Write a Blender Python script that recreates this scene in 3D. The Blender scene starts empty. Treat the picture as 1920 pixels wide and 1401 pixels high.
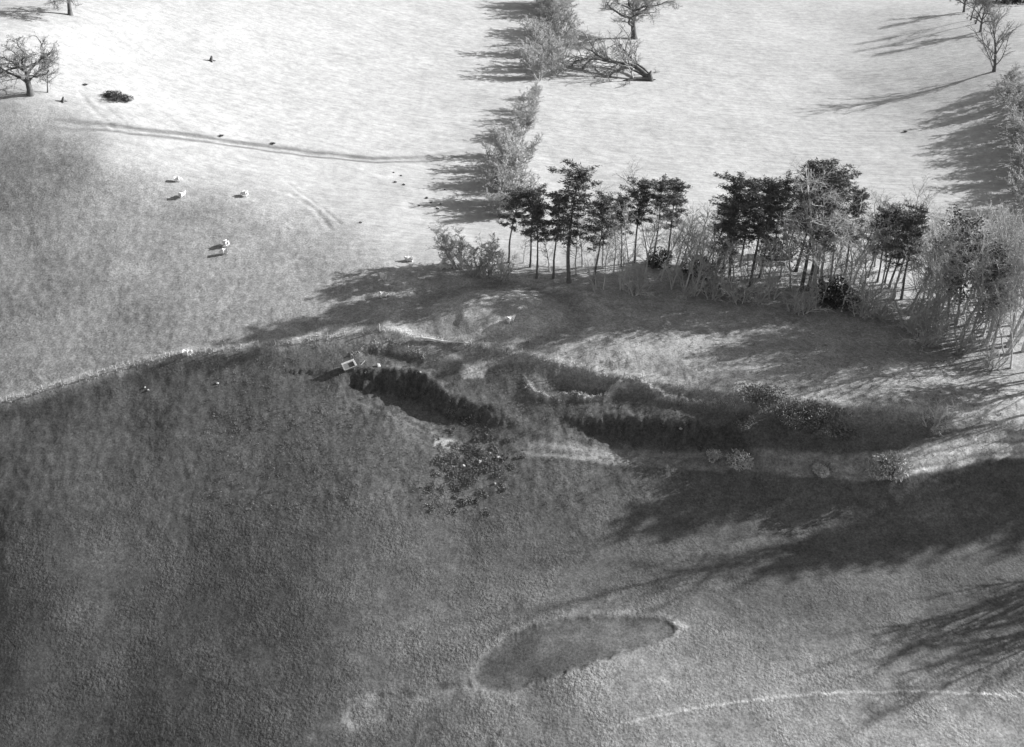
import bpy, math, random
import numpy as np
from mathutils import Vector

# ------------------------------------------------------------------ camera, sky, sun, exposure
scene = bpy.context.scene
COL = scene.collection
CAM_H, PITCH, FPX = 90.0, math.radians(33.0), 1880.0      # metres above the fence line, depression, focal length in photo pixels
cam_data = bpy.data.cameras.new('camera')
cam_data.sensor_width = 36.0
cam_data.lens = FPX / 1920.0 * 36.0
cam_data.clip_start = 1.0
cam_data.clip_end = 9000.0
cam = bpy.data.objects.new('camera', cam_data)
cam.location = (0, 0, CAM_H)
cam.rotation_euler = (math.pi / 2 - PITCH, 0, 0)
COL.objects.link(cam)
scene.camera = cam

SUN_EL = math.radians(21.5)
SUN_AZ = math.radians(19.0)                                # counter-clockwise from +X
sun_dir = Vector((math.cos(SUN_EL) * math.cos(SUN_AZ), math.cos(SUN_EL) * math.sin(SUN_AZ), math.sin(SUN_EL)))

world = bpy.data.worlds.new('World')
scene.world = world
world.use_nodes = True
wn, wl = world.node_tree.nodes, world.node_tree.links
wn.clear()
w_out = wn.new('ShaderNodeOutputWorld')
w_bg = wn.new('ShaderNodeBackground')
w_sky = wn.new('ShaderNodeTexSky')
w_sky.sky_type = 'NISHITA'
w_sky.sun_disc = False
w_sky.sun_elevation = SUN_EL
w_sky.sun_rotation = math.pi / 2 - SUN_AZ
w_bw = wn.new('ShaderNodeRGBToBW')                         # black and white film
w_bg.inputs['Strength'].default_value = 0.09
wl.new(w_sky.outputs['Color'], w_bw.inputs['Color'])
wl.new(w_bw.outputs['Val'], w_bg.inputs['Color'])
wl.new(w_bg.outputs['Background'], w_out.inputs['Surface'])

sun_data = bpy.data.lights.new('sun', 'SUN')
sun_data.energy = 5.0
sun_data.angle = math.radians(0.5)
sun_data.color = (1, 1, 1)
sun = bpy.data.objects.new('sun', sun_data)
sun.location = (200, 150, 150)
sun.rotation_euler = sun_dir.to_track_quat('Z', 'Y').to_euler()
COL.objects.link(sun)

scene.view_settings.view_transform = 'Standard'
scene.view_settings.look = 'None'
scene.view_settings.gamma = 1.0
scene.view_settings.use_curve_mapping = False
scene.view_settings.exposure = 1.2

# ------------------------------------------------------------------ helpers
rng = np.random.default_rng(7)
random.seed(7)
CT, ST = math.cos(PITCH), math.sin(PITCH)

def ray(px, py):
    a = (px - 960.0) / FPX
    b = (700.5 - py) / FPX
    return np.array([a, CT + b * ST, -ST + b * CT])

def at(px, py, z):
    d = ray(px, py)
    t = (z - CAM_H) / d[2]
    return d[0] * t, d[1] * t

_tab = {}
def vnoise(x, y, seed=0):
    """2D gradient noise, roughly -1..1"""
    if seed not in _tab:
        a = np.random.default_rng(100 + seed).random((256, 256)) * 2 * np.pi
        _tab[seed] = (np.cos(a), np.sin(a))
    gx, gy = _tab[seed]
    ix, iy = np.floor(x).astype(np.int64), np.floor(y).astype(np.int64)
    fx, fy = x - ix, y - iy
    u, v = fx * fx * fx * (fx * (fx * 6 - 15) + 10), fy * fy * fy * (fy * (fy * 6 - 15) + 10)
    def g(i, j):
        a, b = (ix + i) & 255, (iy + j) & 255
        return gx[a, b] * (fx - i) + gy[a, b] * (fy - j)
    n0 = g(0, 0) * (1 - u) + g(1, 0) * u
    n1 = g(0, 1) * (1 - u) + g(1, 1) * u
    return (n0 * (1 - v) + n1 * v) * 1.5

def fbm(x, y, octv=3, seed=0, gain=.5):
    s, a = 0, 1
    for k in range(octv):
        s = s + a * vnoise(x, y, seed + k)
        x, y, a = x * 2.03 + 11.3, y * 2.03 + 5.7, a * gain
    return s

def sstep(a, b, x):
    t = np.clip((x - a) / (b - a), 0, 1)
    return t * t * (3 - 2 * t)

def polydist(x, y, pts):
    """signed distance to a polyline (positive on its right-hand side), arc position and the interpolated extra columns"""
    best = np.full(x.shape, 1e9); sg = np.zeros(x.shape); ex = np.zeros(x.shape); wt = np.zeros(x.shape); arc = np.zeros(x.shape)
    run = 0
    for p, q in zip(pts[:-1], pts[1:]):
        dx, dy = q[0] - p[0], q[1] - p[1]
        L2 = dx * dx + dy * dy; L = math.sqrt(L2)
        t = np.clip(((x - p[0]) * dx + (y - p[1]) * dy) / L2, 0, 1)
        cx, cy = x - p[0] - t * dx, y - p[1] - t * dy
        d = np.hypot(cx, cy)
        m = d < best
        best = np.where(m, d, best)
        sg = np.where(m, np.sign(dy * cx - dx * cy), sg)
        arc = np.where(m, run + t * L, arc)
        if len(p) > 2:                     # extras blend smoothly between segments
            k = 1 / (d * d + .2) ** 2 * L; ex = ex + k * (p[2] + t * (q[2] - p[2])); wt = wt + k
        run += L
    return best * np.where(sg == 0, 1, sg), arc, ex / np.maximum(wt, 1e-12)

def polysd(x, y, pts):
    """signed distance to a polygon, negative inside"""
    d = np.full(x.shape, 1e9); ins = np.zeros(x.shape, bool)
    n = len(pts)
    for i in range(n):
        p, q = pts[i], pts[(i + 1) % n]
        dx, dy = q[0] - p[0], q[1] - p[1]
        t = np.clip(((x - p[0]) * dx + (y - p[1]) * dy) / (dx * dx + dy * dy), 0, 1)
        d = np.minimum(d, np.hypot(x - p[0] - t * dx, y - p[1] - t * dy))
        c = (p[1] > y) != (q[1] > y)
        ins ^= c & (x < (q[0] - p[0]) * (y - p[1]) / ((q[1] - p[1]) or 1e-9) + p[0])
    return np.where(ins, -d, d)

# ------------------------------------------------------------------ relief: thin-plate spline through surveyed points (photo position, height)
SURVEY = [
    # far fields and the left hill
    (-350, 20, 24), (0, 0, 26), (130, 28, 25), (300, 0, 20.5), (450, 0, 16), (600, 0, 11.5), (760, 0, 6.5), (900, 0, 3), (1050, 0, 0.5),
    (1250, 0, -3), (1450, 0, -5.5), (1650, 0, -7.5), (1820, 40, -3.2), (2050, 0, -8), (2400, 0, -12),
    (-150, 140, 24), (50, 150, 21.5), (250, 110, 17.5), (420, 110, 13), (600, 110, 8.2), (800, 110, 3.2), (950, 110, 0.5),
    (1100, 110, -2.2), (1300, 120, -5), (1500, 120, -6.8), (1600, 60, -8.0), (1590, 160, -7.6), (1720, 120, -4.9), (1865, 132, -1.2), (2100, 120, 2),
    (60, 178, 20), (220, 190, 16.5), (400, 215, 11.2), (600, 215, 6.0), (800, 215, 1.8), (950, 215, 0), (1150, 230, -3), (1400, 240, -6), (1650, 240, -7.5), (1880, 240, -5), (2100, 260, -3),
    (-100, 260, 15), (80, 235, 16.2), (190, 300, 13.0), (330, 320, 9.6), (480, 330, 6.6), (600, 330, 4.3), (750, 330, 1.8), (880, 330, 0.2),
    (1100, 350, -2.8), (1400, 350, -5.5), (1650, 360, -7), (1880, 380, -7), (2100, 400, -6),
    (0, 330, 10.8), (150, 400, 7.2), (330, 400, 6.3), (500, 410, 4.8), (620, 430, 3.3), (750, 440, 1.9), (850, 450, 1.2),
    (-200, 520, 0), (0, 500, 2.4), (200, 520, 2.4), (420, 520, 2.3), (600, 520, 1.9), (740, 510, 1.6),
    (-250, 720, -7), (0, 650, -2.8), (200, 620, -1.0), (400, 610, .2), (600, 590, .8),
    # the wood and the strip above the fence
    (950, 490, 1.0), (1100, 520, .6), (1250, 520, 0), (1400, 540, -.6), (1600, 550, -1.6), (1800, 590, -2.4), (2000, 650, -3), (2300, 700, -2),
    (820, 560, .8), (1000, 610, .2), (1200, 620, -.3), (1400, 650, -1), (1600, 670, -1.5), (1800, 700, -2.2), (1950, 720, -2.4),
    # fence line
    (-200, 810, -9), (0, 757, -5.5), (200, 703, -3.1), (345, 668, -1.6), (520, 645, -.4), (712, 619, .4), (885, 648, -.3), (1010, 672, -.6),
    (1200, 708, -1.0), (1400, 743, -1.4), (1600, 767, -1.9), (1790, 785, -2.5), (1920, 806, -3.5), (2150, 840, -5.6),
    # scarp and track below
    (-200, 900, -12), (0, 830, -8.0), (250, 800, -6.9), (350, 740, -4.2), (500, 730, -3.8), (650, 740, -4.0), (760, 790, -5.5), (900, 805, -5.9), (1050, 830, -6.2),
    (1200, 835, -6.2), (1400, 848, -6.0), (1600, 862, -5.6), (1750, 850, -4.9), (1900, 834, -5.0), (2150, 862, -6.4),
    # the slope to the low field
    (0, 950, -12.4), (250, 900, -10.2), (450, 850, -8.4), (650, 900, -9.2), (850, 930, -10.1), (1050, 920, -9.5), (1200, 920, -9.7), (1400, 930, -9.9), (1600, 950, -10.2), (1800, 940, -9.6), (2100, 980, -10),
    (-250, 1150, -25), (0, 1100, -17.3), (250, 1020, -14.4), (450, 1000, -13.0), (650, 1020, -12.6), (850, 1030, -12.9), (1050, 1000, -12.0), (1200, 1020, -12.3), (1400, 1020, -12.3), (1600, 1030, -12.4), (1800, 1040, -12.1), (2100, 1080, -12.4),
    (0, 1300, -23), (250, 1200, -19.8), (450, 1150, -17.1), (650, 1150, -15.8), (850, 1140, -14.9), (1050, 1100, -13.4), (1300, 1110, -13.0), (1600, 1120, -13.2), (1900, 1120, -13.3),
    (-200, 1480, -31), (150, 1401, -25.2), (400, 1330, -21.2), (650, 1300, -18.8), (880, 1280, -16.6), (1100, 1230, -14.3), (1350, 1230, -14.0), (1650, 1250, -14.5), (1950, 1280, -15),
    (600, 1420, -21.6), (900, 1400, -18.6), (1200, 1400, -16.3), (1550, 1400, -15.8), (1920, 1400, -16.3), (300, 1650, -28), (1000, 1700, -20), (1700, 1700, -18),
    # ground beyond the frame
]
cp = np.array([(*at(a, b, z), z) for a, b, z in SURVEY])
far = [(-600, 300, -5), (-500, 700, 26), (0, 800, 4), (500, 800, -14), (700, 300, -4), (-300, 60, -24), (300, 60, -10), (0, 5, -22), (250, 450, -11), (-250, 30, -30)]
cp = np.vstack([cp, np.array(far, float)])
SC = 100.0
def _U(r2):
    return np.where(r2 > 1e-12, r2 * np.log(np.maximum(r2, 1e-12)), 0)
_n = len(cp)
_X, _Y = cp[:, 0] / SC, cp[:, 1] / SC
_K = _U((_X[:, None] - _X[None]) ** 2 + (_Y[:, None] - _Y[None]) ** 2) + np.eye(_n) * 2e-4
_P = np.column_stack([np.ones(_n), _X, _Y])
_A = np.block([[_K, _P], [_P.T, np.zeros((3, 3))]])
_w = np.linalg.solve(_A, np.concatenate([cp[:, 2], np.zeros(3)]))

def relief(x, y):
    x, y = np.asarray(x, float), np.asarray(y, float)
    xs, ys = (np.clip(x, -560, 560) / SC).astype(np.float32), (np.clip(y, 20, 760) / SC).astype(np.float32)
    z = _w[_n] + _w[_n + 1] * xs + _w[_n + 2] * ys
    for i in range(_n):
        r2 = (xs - np.float32(_X[i])) ** 2 + (ys - np.float32(_Y[i])) ** 2 + np.float32(1e-7)
        z = z + np.float32(_w[i]) * (r2 * np.log(r2))
    return z

def ground_xy(px, py, f=relief):
    d = ray(px, py)
    zz = np.linspace(32, -40, 145)
    t = (zz - CAM_H) / d[2]
    g = zz - f(d[0] * t, d[1] * t)
    k = int(np.argmax(g < 0)) or 1
    s = g[k - 1] / (g[k - 1] - g[k])
    tt = t[k - 1] + s * (t[k] - t[k - 1])
    return d[0] * tt, d[1] * tt

def gline(pts):
    return [(*ground_xy(p[0], p[1]), *p[2:]) for p in pts]

FENCE_LEFT = [(-160, 800), (0, 757), (60, 742), (130, 722), (200, 703), (250, 687), (345, 668), (440, 655), (520, 645), (610, 635), (712, 619)]
FENCE_RIGHT = [(712, 619), (760, 630), (790, 638), (885, 648), (960, 660), (1010, 672), (1070, 685), (1120, 697), (1200, 708), (1290, 725),
               (1400, 745), (1520, 757), (1600, 767), (1700, 775), (1790, 785), (1850, 795), (1920, 806), (2080, 830)]
fl_w, fr_w = gline(FENCE_LEFT), gline(FENCE_RIGHT)
# drop of the bank below the fence, metres, at each fence point
drop = [1.8, 1.8, 1.8, 1.7, 1.6, 1.5, 1.3, 1.1, 1.0, .8, .6] + [.5, .6, .9, 1.0, 1.0, 1.1, 1.2, 1.0, .8, .8, .8, .9, .7, .4, .15, 0, 0]
bank_w = [(p[0], p[1], d) for p, d in zip(fl_w + fr_w[1:], drop)]
# cut faces of dumped and scraped soil: (photo x, y, drop)
CUT_A = gline([(640, 690, 0), (675, 690, 1.2), (730, 692, 2.1), (790, 700, 2.4), (812, 722, 2.0), (850, 742, 1.4), (905, 757, .8), (980, 775, 0)])
CUT_B = gline([(1030, 772, 0), (1070, 766, .5), (1120, 776, 1.1), (1180, 778, 1.9), (1260, 781, 2.1), (1330, 790, 1.8), (1385, 800, 1.1), (1440, 822, 0)])
CUT_C = gline([(985, 700, 0), (992, 714, .3), (1005, 730, .9), (1040, 737, 1.1), (1075, 729, 1.3), (1105, 736, 1.2), (1135, 732, 1.1), (1160, 714, .8), (1200, 712, .6), (1240, 733, .5), (1290, 745, .5), (1380, 750, 0)])
CUT_D = gline([(660, 660, 0), (690, 643, .6), (730, 641, .7), (770, 652, .6), (800, 664, 0)])
MOUND = ground_xy(935, 588)
POND = gline([(890, 1290), (882, 1266), (900, 1236), (938, 1203), (985, 1178), (1050, 1161), (1110, 1153), (1200, 1156), (1245, 1160), (1280, 1182), (1256, 1197), (1215, 1210), (1160, 1230), (1100, 1250), (1040, 1270), (980, 1290), (930, 1300)])
POND2 = gline([(630, 1360), (665, 1318), (710, 1296), (790, 1285), (880, 1272), (886, 1290), (850, 1300), (780, 1325), (730, 1352), (680, 1372)])
HOLLOW_WAY = gline([(60, 228, 0), (140, 232, .5), (250, 243, .8), (400, 262, .9), (560, 284, .9), (700, 299, .8), (800, 296, .5), (890, 284, .2)])
RUTS = [gline(p) for p in (
    [(640, 546), (760, 540), (860, 546), (950, 552), (1005, 562), (1050, 580)],
    [(790, 520), (850, 533), (950, 540), (1060, 546), (1110, 556), (1160, 580)],
    [(700, 530), (790, 532), (870, 540)],
    [(200, 318), (330, 328), (450, 340), (545, 362), (590, 392), (620, 430)],
    [(330, 312), (450, 326), (540, 345), (580, 372), (640, 420)],
    [(150, 175), (165, 195), (185, 215), (215, 240)], [(120, 165), (190, 195), (235, 230)],
    [(1305, 1108), (1480, 1235)], [(1325, 1103), (1500, 1228)], [(1790, 1105), (1850, 1135), (1890, 1165)], [(1800, 1102), (1860, 1130), (1905, 1150)],
    [(700, 745), (790, 790), (850, 812), (960, 820)], [(660, 730), (760, 780), (840, 800)],
)]
RUT_D = [.18, .22, .14, .12, .09, .1, .08, .025, .025, .04, .04, .06, .06]
TRACK = gline([(940, 842), (985, 828), (1060, 832), (1150, 840), (1270, 846), (1400, 852), (1500, 862), (1600, 868), (1690, 866), (1760, 852), (1850, 835), (1920, 836), (2050, 850)])
PATH = gline([(1040, 1404), (1120, 1371), (1220, 1346), (1310, 1326), (1420, 1312), (1520, 1302), (1600, 1298), (1700, 1297), (1800, 1300), (1920, 1303), (2050, 1310)])
SHOULDER = gline([(-250, 185), (-50, 190), (110, 222), (200, 312), (330, 345), (480, 360), (590, 410), (660, 460), (760, 500), (850, 510), (1000, 500), (1300, 540), (1600, 570), (1950, 600), (2200, 640)])

def box_mask(x, y, pts, m):
    xs, ys = [p[0] for p in pts], [p[1] for p in pts]
    return (x > min(xs) - m) & (x < max(xs) + m) & (y > min(ys) - m) & (y < max(ys) + m)

def local(x, y, pts, m, fn, out):
    k = box_mask(x, y, pts, m)
    if k.any(): out[k] += fn(x[k], y[k])

def cut_profile(d, amp, w=2.6, back=16):
    """a steep face on the near side of an edge, recovering slowly"""
    return -amp * sstep(-.1, w, d) * (1 - sstep(w, back, d)) + .18 * amp * np.exp(-((d + .6) / .9) ** 2)

def height(x, y, micro=True):
    x, y = np.atleast_1d(np.asarray(x, float)), np.atleast_1d(np.asarray(y, float))
    z = relief(x, y)
    wx, wy = 1.2 * vnoise(x / 7, y / 7, 30), 1.2 * vnoise(x / 7, y / 7, 31)
    def bank(a, b):
        d, arc, e = polydist(a, b, bank_w)
        e = np.interp(a, [q[0] for q in bank_w], [q[2] for q in bank_w])
        return cut_profile(d, e, 3.0, 34) * (1 + .08 * vnoise(a / 3, b / 3, 32))
    local(x, y, bank_w, 60, bank, z)
    for cut, w, back in ((CUT_A, 2.6, 12), (CUT_B, 2.2, 10), (CUT_D, 1.2, 7)):
        def f(a, b):
            d, arc, e = polydist(a + .6 * vnoise(a / 2, b / 2, 33) + .35 * vnoise(a / .7, b / .7, 134), b + .7 * vnoise(a / 2.4, b / 2.4, 34) + .35 * vnoise(a / .8, b / .8, 135), cut)
            rip = np.exp(-((d - w * .55) / (w * .55)) ** 2)
            return cut_profile(d, e, w, back) + rip * e * (.3 * vnoise(arc / 2.2 + d * .7, d * .2, 35) + .2 * vnoise(a * .9, b * .9, 36))
        local(x, y, cut, 20, f, z)
    def pit(a, b):       # the little quarry hollow behind a pale lip
        d, arc, e = polydist(a + .4 * vnoise(a / 1.3, b / 1.3, 37), b + .4 * vnoise(a / 1.3, b / 1.3, 38) + .25 * vnoise(a / .6, b / .6, 136), CUT_C)
        u = -d
        return -e * .85 * sstep(0, .8, u) * (1 - sstep(2.5, 8, u)) + .45 * e * np.exp(-(d / .55) ** 2) - .12 * e * sstep(.3, 3, d) * (1 - sstep(4, 9, d))
    local(x, y, CUT_C, 14, pit, z)
    def mound(a, b):
        u, v = (a - MOUND[0]) / 13, (b - MOUND[1]) / 9
        r = np.sqrt(u * u + v * v) + .12 * vnoise(a / 4, b / 4, 39)
        return 1.7 * (1 - sstep(.3, 1.1, r)) - .25 * np.exp(-((r - 1.2) / .16) ** 2) + .12 * np.exp(-((r - 1.5) / .16) ** 2)
    local(x, y, [MOUND], 25, mound, z)
    def pond(a, b):
        sd = polysd(a, b, POND) + .4 * vnoise(a * .6, b * .6, 40) + .15 * vnoise(a * 2, b * 2, 141)
        return -.2 * (1 - sstep(-.8, .15, sd))
    local(x, y, POND, 6, pond, z)
    def pond2(a, b):
        sd = polysd(a, b, POND2) + .6 * vnoise(a / 2, b / 2, 41)
        return -.25 * (1 - sstep(-1.4, .2, sd))
    local(x, y, POND2, 6, pond2, z)
    def hway(a, b):
        d, arc, e = polydist(a, b + .7 * vnoise(a / 9, b / 9, 42), HOLLOW_WAY)
        return -e * np.exp(-(d / 2.3) ** 2) * .55 + e * .25 * np.exp(-((d - 5) / 2.4) ** 2)
    local(x, y, HOLLOW_WAY, 20, hway, z)
    for pts, dp in zip(RUTS, RUT_D):
        def rut(a, b):
            d, arc, e = polydist(a + .25 * vnoise(a / 2.5, b / 2.5, 43), b + .25 * vnoise(a / 2.5, b / 2.5, 44), pts)
            w = .4 if dp < .1 else .6
            return -dp * np.exp(-(d / w) ** 2) + .4 * dp * np.exp(-((np.abs(d) - 1.8 * w) / w) ** 2)
        local(x, y, pts, 6, rut, z)
    def track(a, b):
        d, arc, e = polydist(a, b + .3 * vnoise(a / 5, b / 5, 45), TRACK)
        ad = np.abs(d)
        return sstep(0, 9, arc) * (-.12 * np.exp(-((ad - .85) / .3) ** 2) - .08 * (1 - sstep(1.2, 1.9, ad)) + .09 * np.exp(-((ad - 2.1) / .45) ** 2))
    local(x, y, TRACK, 6, track, z)
    def path(a, b):
        d, arc, e = polydist(a + .15 * vnoise(a, b, 46), b + .2 * vnoise(a / 1.7, b / 1.7, 46), PATH)
        return .03 * np.exp(-(d / .3) ** 2) - .03 * np.exp(-((d - .5) / .25) ** 2)
    local(x, y, PATH, 4, path, z)
    # broad unevenness
    z = z + (.28 - .16 * sstep(180, 260, y)) * fbm(x / 17, y / 17, 2, 50) + wx * .03
    if micro:
        dist = np.hypot(x, y)
        near = 1 - sstep(150, 260, dist)
        sh, _, _ = polydist(x, y, SHOULDER)
        far_side = sstep(8, -10, sh)       # 1 beyond the shoulder
        sdp = np.full(x.shape, 9.0); k = box_mask(x, y, POND, 4)
        if k.any(): sdp[k] = polysd(x[k], y[k], POND)
        calm = .25 + .75 * sstep(-.6, .2, sdp)
        low = 1 - sstep(104, 122, y - .0 * x)
        # tussocks
        t1 = vnoise(x / 1.1, y / 1.1, 60); t3 = fbm(x / 2.4, y / 2.4, 2, 62)
        pat = np.clip(.55 + .55 * vnoise(x / 6, y / 6, 63) + .25 * vnoise(x / 2.2, y / 2.2, 68), .1, 1.4)
        z = z + near * calm * pat * (.03 * t1 + .03 * t3) * (1.0 + .25 * low) * (1 - .5 * far_side)
        # sheep-trodden, combed grass across the far fields
        c, s = math.cos(math.radians(-42)), math.sin(math.radians(-42))
        u, v = x * c + y * s, -x * s + y * c
        z = z + far_side * .035 * vnoise(u / 34, v / 4, 66)
        z = z + (1 - far_side) * (1 - low) * .06 * fbm(x / 1.5, y / 1.5, 2, 67)
    return z

def H(x, y):
    return float(height([x], [y], False)[0])

def ground(px, py):
    x, y = ground_xy(px, py)
    d = ray(px, py)
    for _ in range(3):
        z = H(x, y); t = (z - CAM_H) / d[2]
        x, y = d[0] * t, d[1] * t
    return Vector((x, y, H(x, y)))

def px_per_m(p):
    """photo pixels for one metre at a point"""
    return FPX / (p[1] * CT + (CAM_H - p[2]) * ST)

# ------------------------------------------------------------------ materials (grey values: the photograph is black and white)
def material(name, val, rough=.9, var=.25, scale=3.0, bump=0.0, spec=.1):
    m = bpy.data.materials.new(name); m.use_nodes = True
    nt = m.node_tree; b = nt.nodes['Principled BSDF']
    b.inputs['Roughness'].default_value = rough
    b.inputs['Specular IOR Level'].default_value = spec
    tc = nt.nodes.new('ShaderNodeTexCoord'); nz = nt.nodes.new('ShaderNodeTexNoise')
    nz.inputs['Scale'].default_value = scale; nz.inputs['Detail'].default_value = 5
    nt.links.new(tc.outputs['Object'], nz.inputs['Vector'])
    mp = nt.nodes.new('ShaderNodeMapRange')
    mp.inputs['From Min'].default_value = .25; mp.inputs['From Max'].default_value = .75
    mp.inputs['To Min'].default_value = val * (1 - var); mp.inputs['To Max'].default_value = val * (1 + var)
    nt.links.new(nz.outputs['Fac'], mp.inputs['Value'])
    nt.links.new(mp.outputs['Result'], b.inputs['Base Color'])
    if bump:
        bp = nt.nodes.new('ShaderNodeBump'); bp.inputs['Distance'].default_value = bump
        nt.links.new(nz.outputs['Fac'], bp.inputs['Height']); nt.links.new(bp.outputs['Normal'], b.inputs['Normal'])
    return m

def ground_material():
    m = bpy.data.materials.new('winter_pasture'); m.use_nodes = True
    nt = m.node_tree; N, L = nt.nodes, nt.links
    b = N['Principled BSDF']; b.inputs['Roughness'].default_value = .95; b.inputs['Specular IOR Level'].default_value = .05
    tc = N.new('ShaderNodeTexCoord')
    at_ = N.new('ShaderNodeAttribute'); at_.attribute_name = 'ground_tone'
    def noise(scale, detail, rough=.6):
        n = N.new('ShaderNodeTexNoise'); n.inputs['Scale'].default_value = scale; n.inputs['Detail'].default_value = detail
        n.inputs['Roughness'].default_value = rough
        L.new(tc.outputs['Object'], n.inputs['Vector']); return n
    def rangemap(src, lo, hi, a=.3, c=.7):
        r = N.new('ShaderNodeMapRange'); r.inputs['From Min'].default_value = a; r.inputs['From Max'].default_value = c
        r.inputs['To Min'].default_value = lo; r.inputs['To Max'].default_value = hi
        L.new(src, r.inputs['Value']); return r.outputs['Result']
    def mul(a, c):
        x = N.new('ShaderNodeMath'); x.operation = 'MULTIPLY'; L.new(a, x.inputs[0]); L.new(c, x.inputs[1]); return x.outputs[0]
    n1, n2, n3 = noise(3.2, 6, .7), noise(.45, 4), noise(.07, 3)
    fp = N.new('ShaderNodeAttribute'); fp.attribute_name = 'short_pasture'
    def calmer(src, k):
        f = N.new('ShaderNodeMath'); f.operation = 'MULTIPLY'; f.inputs[1].default_value = k; L.new(fp.outputs['Fac'], f.inputs[0])
        m_ = N.new('ShaderNodeMix'); m_.data_type = 'FLOAT'; m_.inputs[3].default_value = 1.0
        L.new(f.outputs[0], m_.inputs[0]); L.new(src, m_.inputs[2]); return m_.outputs[0]
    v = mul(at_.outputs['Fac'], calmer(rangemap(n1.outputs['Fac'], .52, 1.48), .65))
    n4 = noise(1.25, 4, .65); v = mul(v, calmer(rangemap(n4.outputs['Fac'], .78, 1.22), .6))
    v = mul(v, rangemap(n2.outputs['Fac'], .84, 1.16))
    v = mul(v, rangemap(n3.outputs['Fac'], .92, 1.08))
    fa = N.new('ShaderNodeAttribute'); fa.attribute_name = 'short_pasture'
    mp = N.new('ShaderNodeMapping'); mp.inputs['Rotation'].default_value = (0, 0, math.radians(40)); mp.inputs['Scale'].default_value = (.07, .75, 1)
    L.new(tc.outputs['Object'], mp.inputs['Vector'])
    st = N.new('ShaderNodeTexNoise'); st.inputs['Scale'].default_value = 1.0; st.inputs['Detail'].default_value = 5; st.inputs['Roughness'].default_value = .62
    L.new(mp.outputs['Vector'], st.inputs['Vector'])
    L.new(mul(v, rangemap(st.outputs['Fac'], .93, 1.07)), b.inputs['Base Color'])
    tu = noise(2.3, 3, .55)
    ta = N.new('ShaderNodeAttribute'); ta.attribute_name = 'tussocks'
    ht = mul(tu.outputs['Fac'], ta.outputs['Fac'])
    b3 = N.new('ShaderNodeBump'); b3.inputs['Distance'].default_value = .24; L.new(ht, b3.inputs['Height'])
    hs = mul(st.outputs['Fac'], fa.outputs['Fac'])
    b2 = N.new('ShaderNodeBump'); b2.inputs['Distance'].default_value = .3; L.new(hs, b2.inputs['Height']); L.new(b3.outputs['Normal'], b2.inputs['Normal'])
    bp = N.new('ShaderNodeBump'); bp.inputs['Distance'].default_value = .06; bp.inputs['Strength'].default_value = .6
    L.new(n1.outputs['Fac'], bp.inputs['Height']); L.new(b2.outputs['Normal'], bp.inputs['Normal']); L.new(bp.outputs['Normal'], b.inputs['Normal'])
    return m

# ------------------------------------------------------------------ mesh plumbing
def raw_mesh(name, verts, faces, mat, smooth=False):
    """verts (n,3), faces (m,k) with one k, or a list of such arrays"""
    me = bpy.data.meshes.new(name)
    if not isinstance(faces, list): faces = [faces]
    faces = [np.asarray(f, np.int32) for f in faces if len(f)]
    me.vertices.add(len(verts)); me.vertices.foreach_set('co', np.asarray(verts, np.float32).ravel())
    tot = np.concatenate([np.full(len(f), f.shape[1], np.int32) for f in faces])
    idx = np.concatenate([f.ravel() for f in faces])
    me.loops.add(len(idx)); me.loops.foreach_set('vertex_index', idx)
    me.polygons.add(len(tot))
    me.polygons.foreach_set('loop_start', np.concatenate([[0], np.cumsum(tot)[:-1]]).astype(np.int32))
    me.polygons.foreach_set('loop_total', tot)
    me.polygons.foreach_set('use_smooth', np.full(len(tot), smooth))
    me.update(calc_edges=True); me.validate()
    me.materials.append(mat)
    return me

def add(name, me, parent=None, loc=None):
    o = bpy.data.objects.new(name, me); COL.objects.link(o)
    if parent: o.parent = parent
    if loc is not None: o.location = loc
    return o

def thing(name, loc, label, cat, group=None, rz=0, scale=1):
    o = bpy.data.objects.new(name, None); COL.objects.link(o)
    o.location = loc; o.rotation_euler = (0, 0, rz); o.scale = (scale,) * 3
    o.empty_display_size = .3
    return tag(o, label, cat, group)

def tag(o, label, cat, group=None):
    o['label'] = label; o['category'] = cat
    if group: o['group'] = group
    return o

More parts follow.
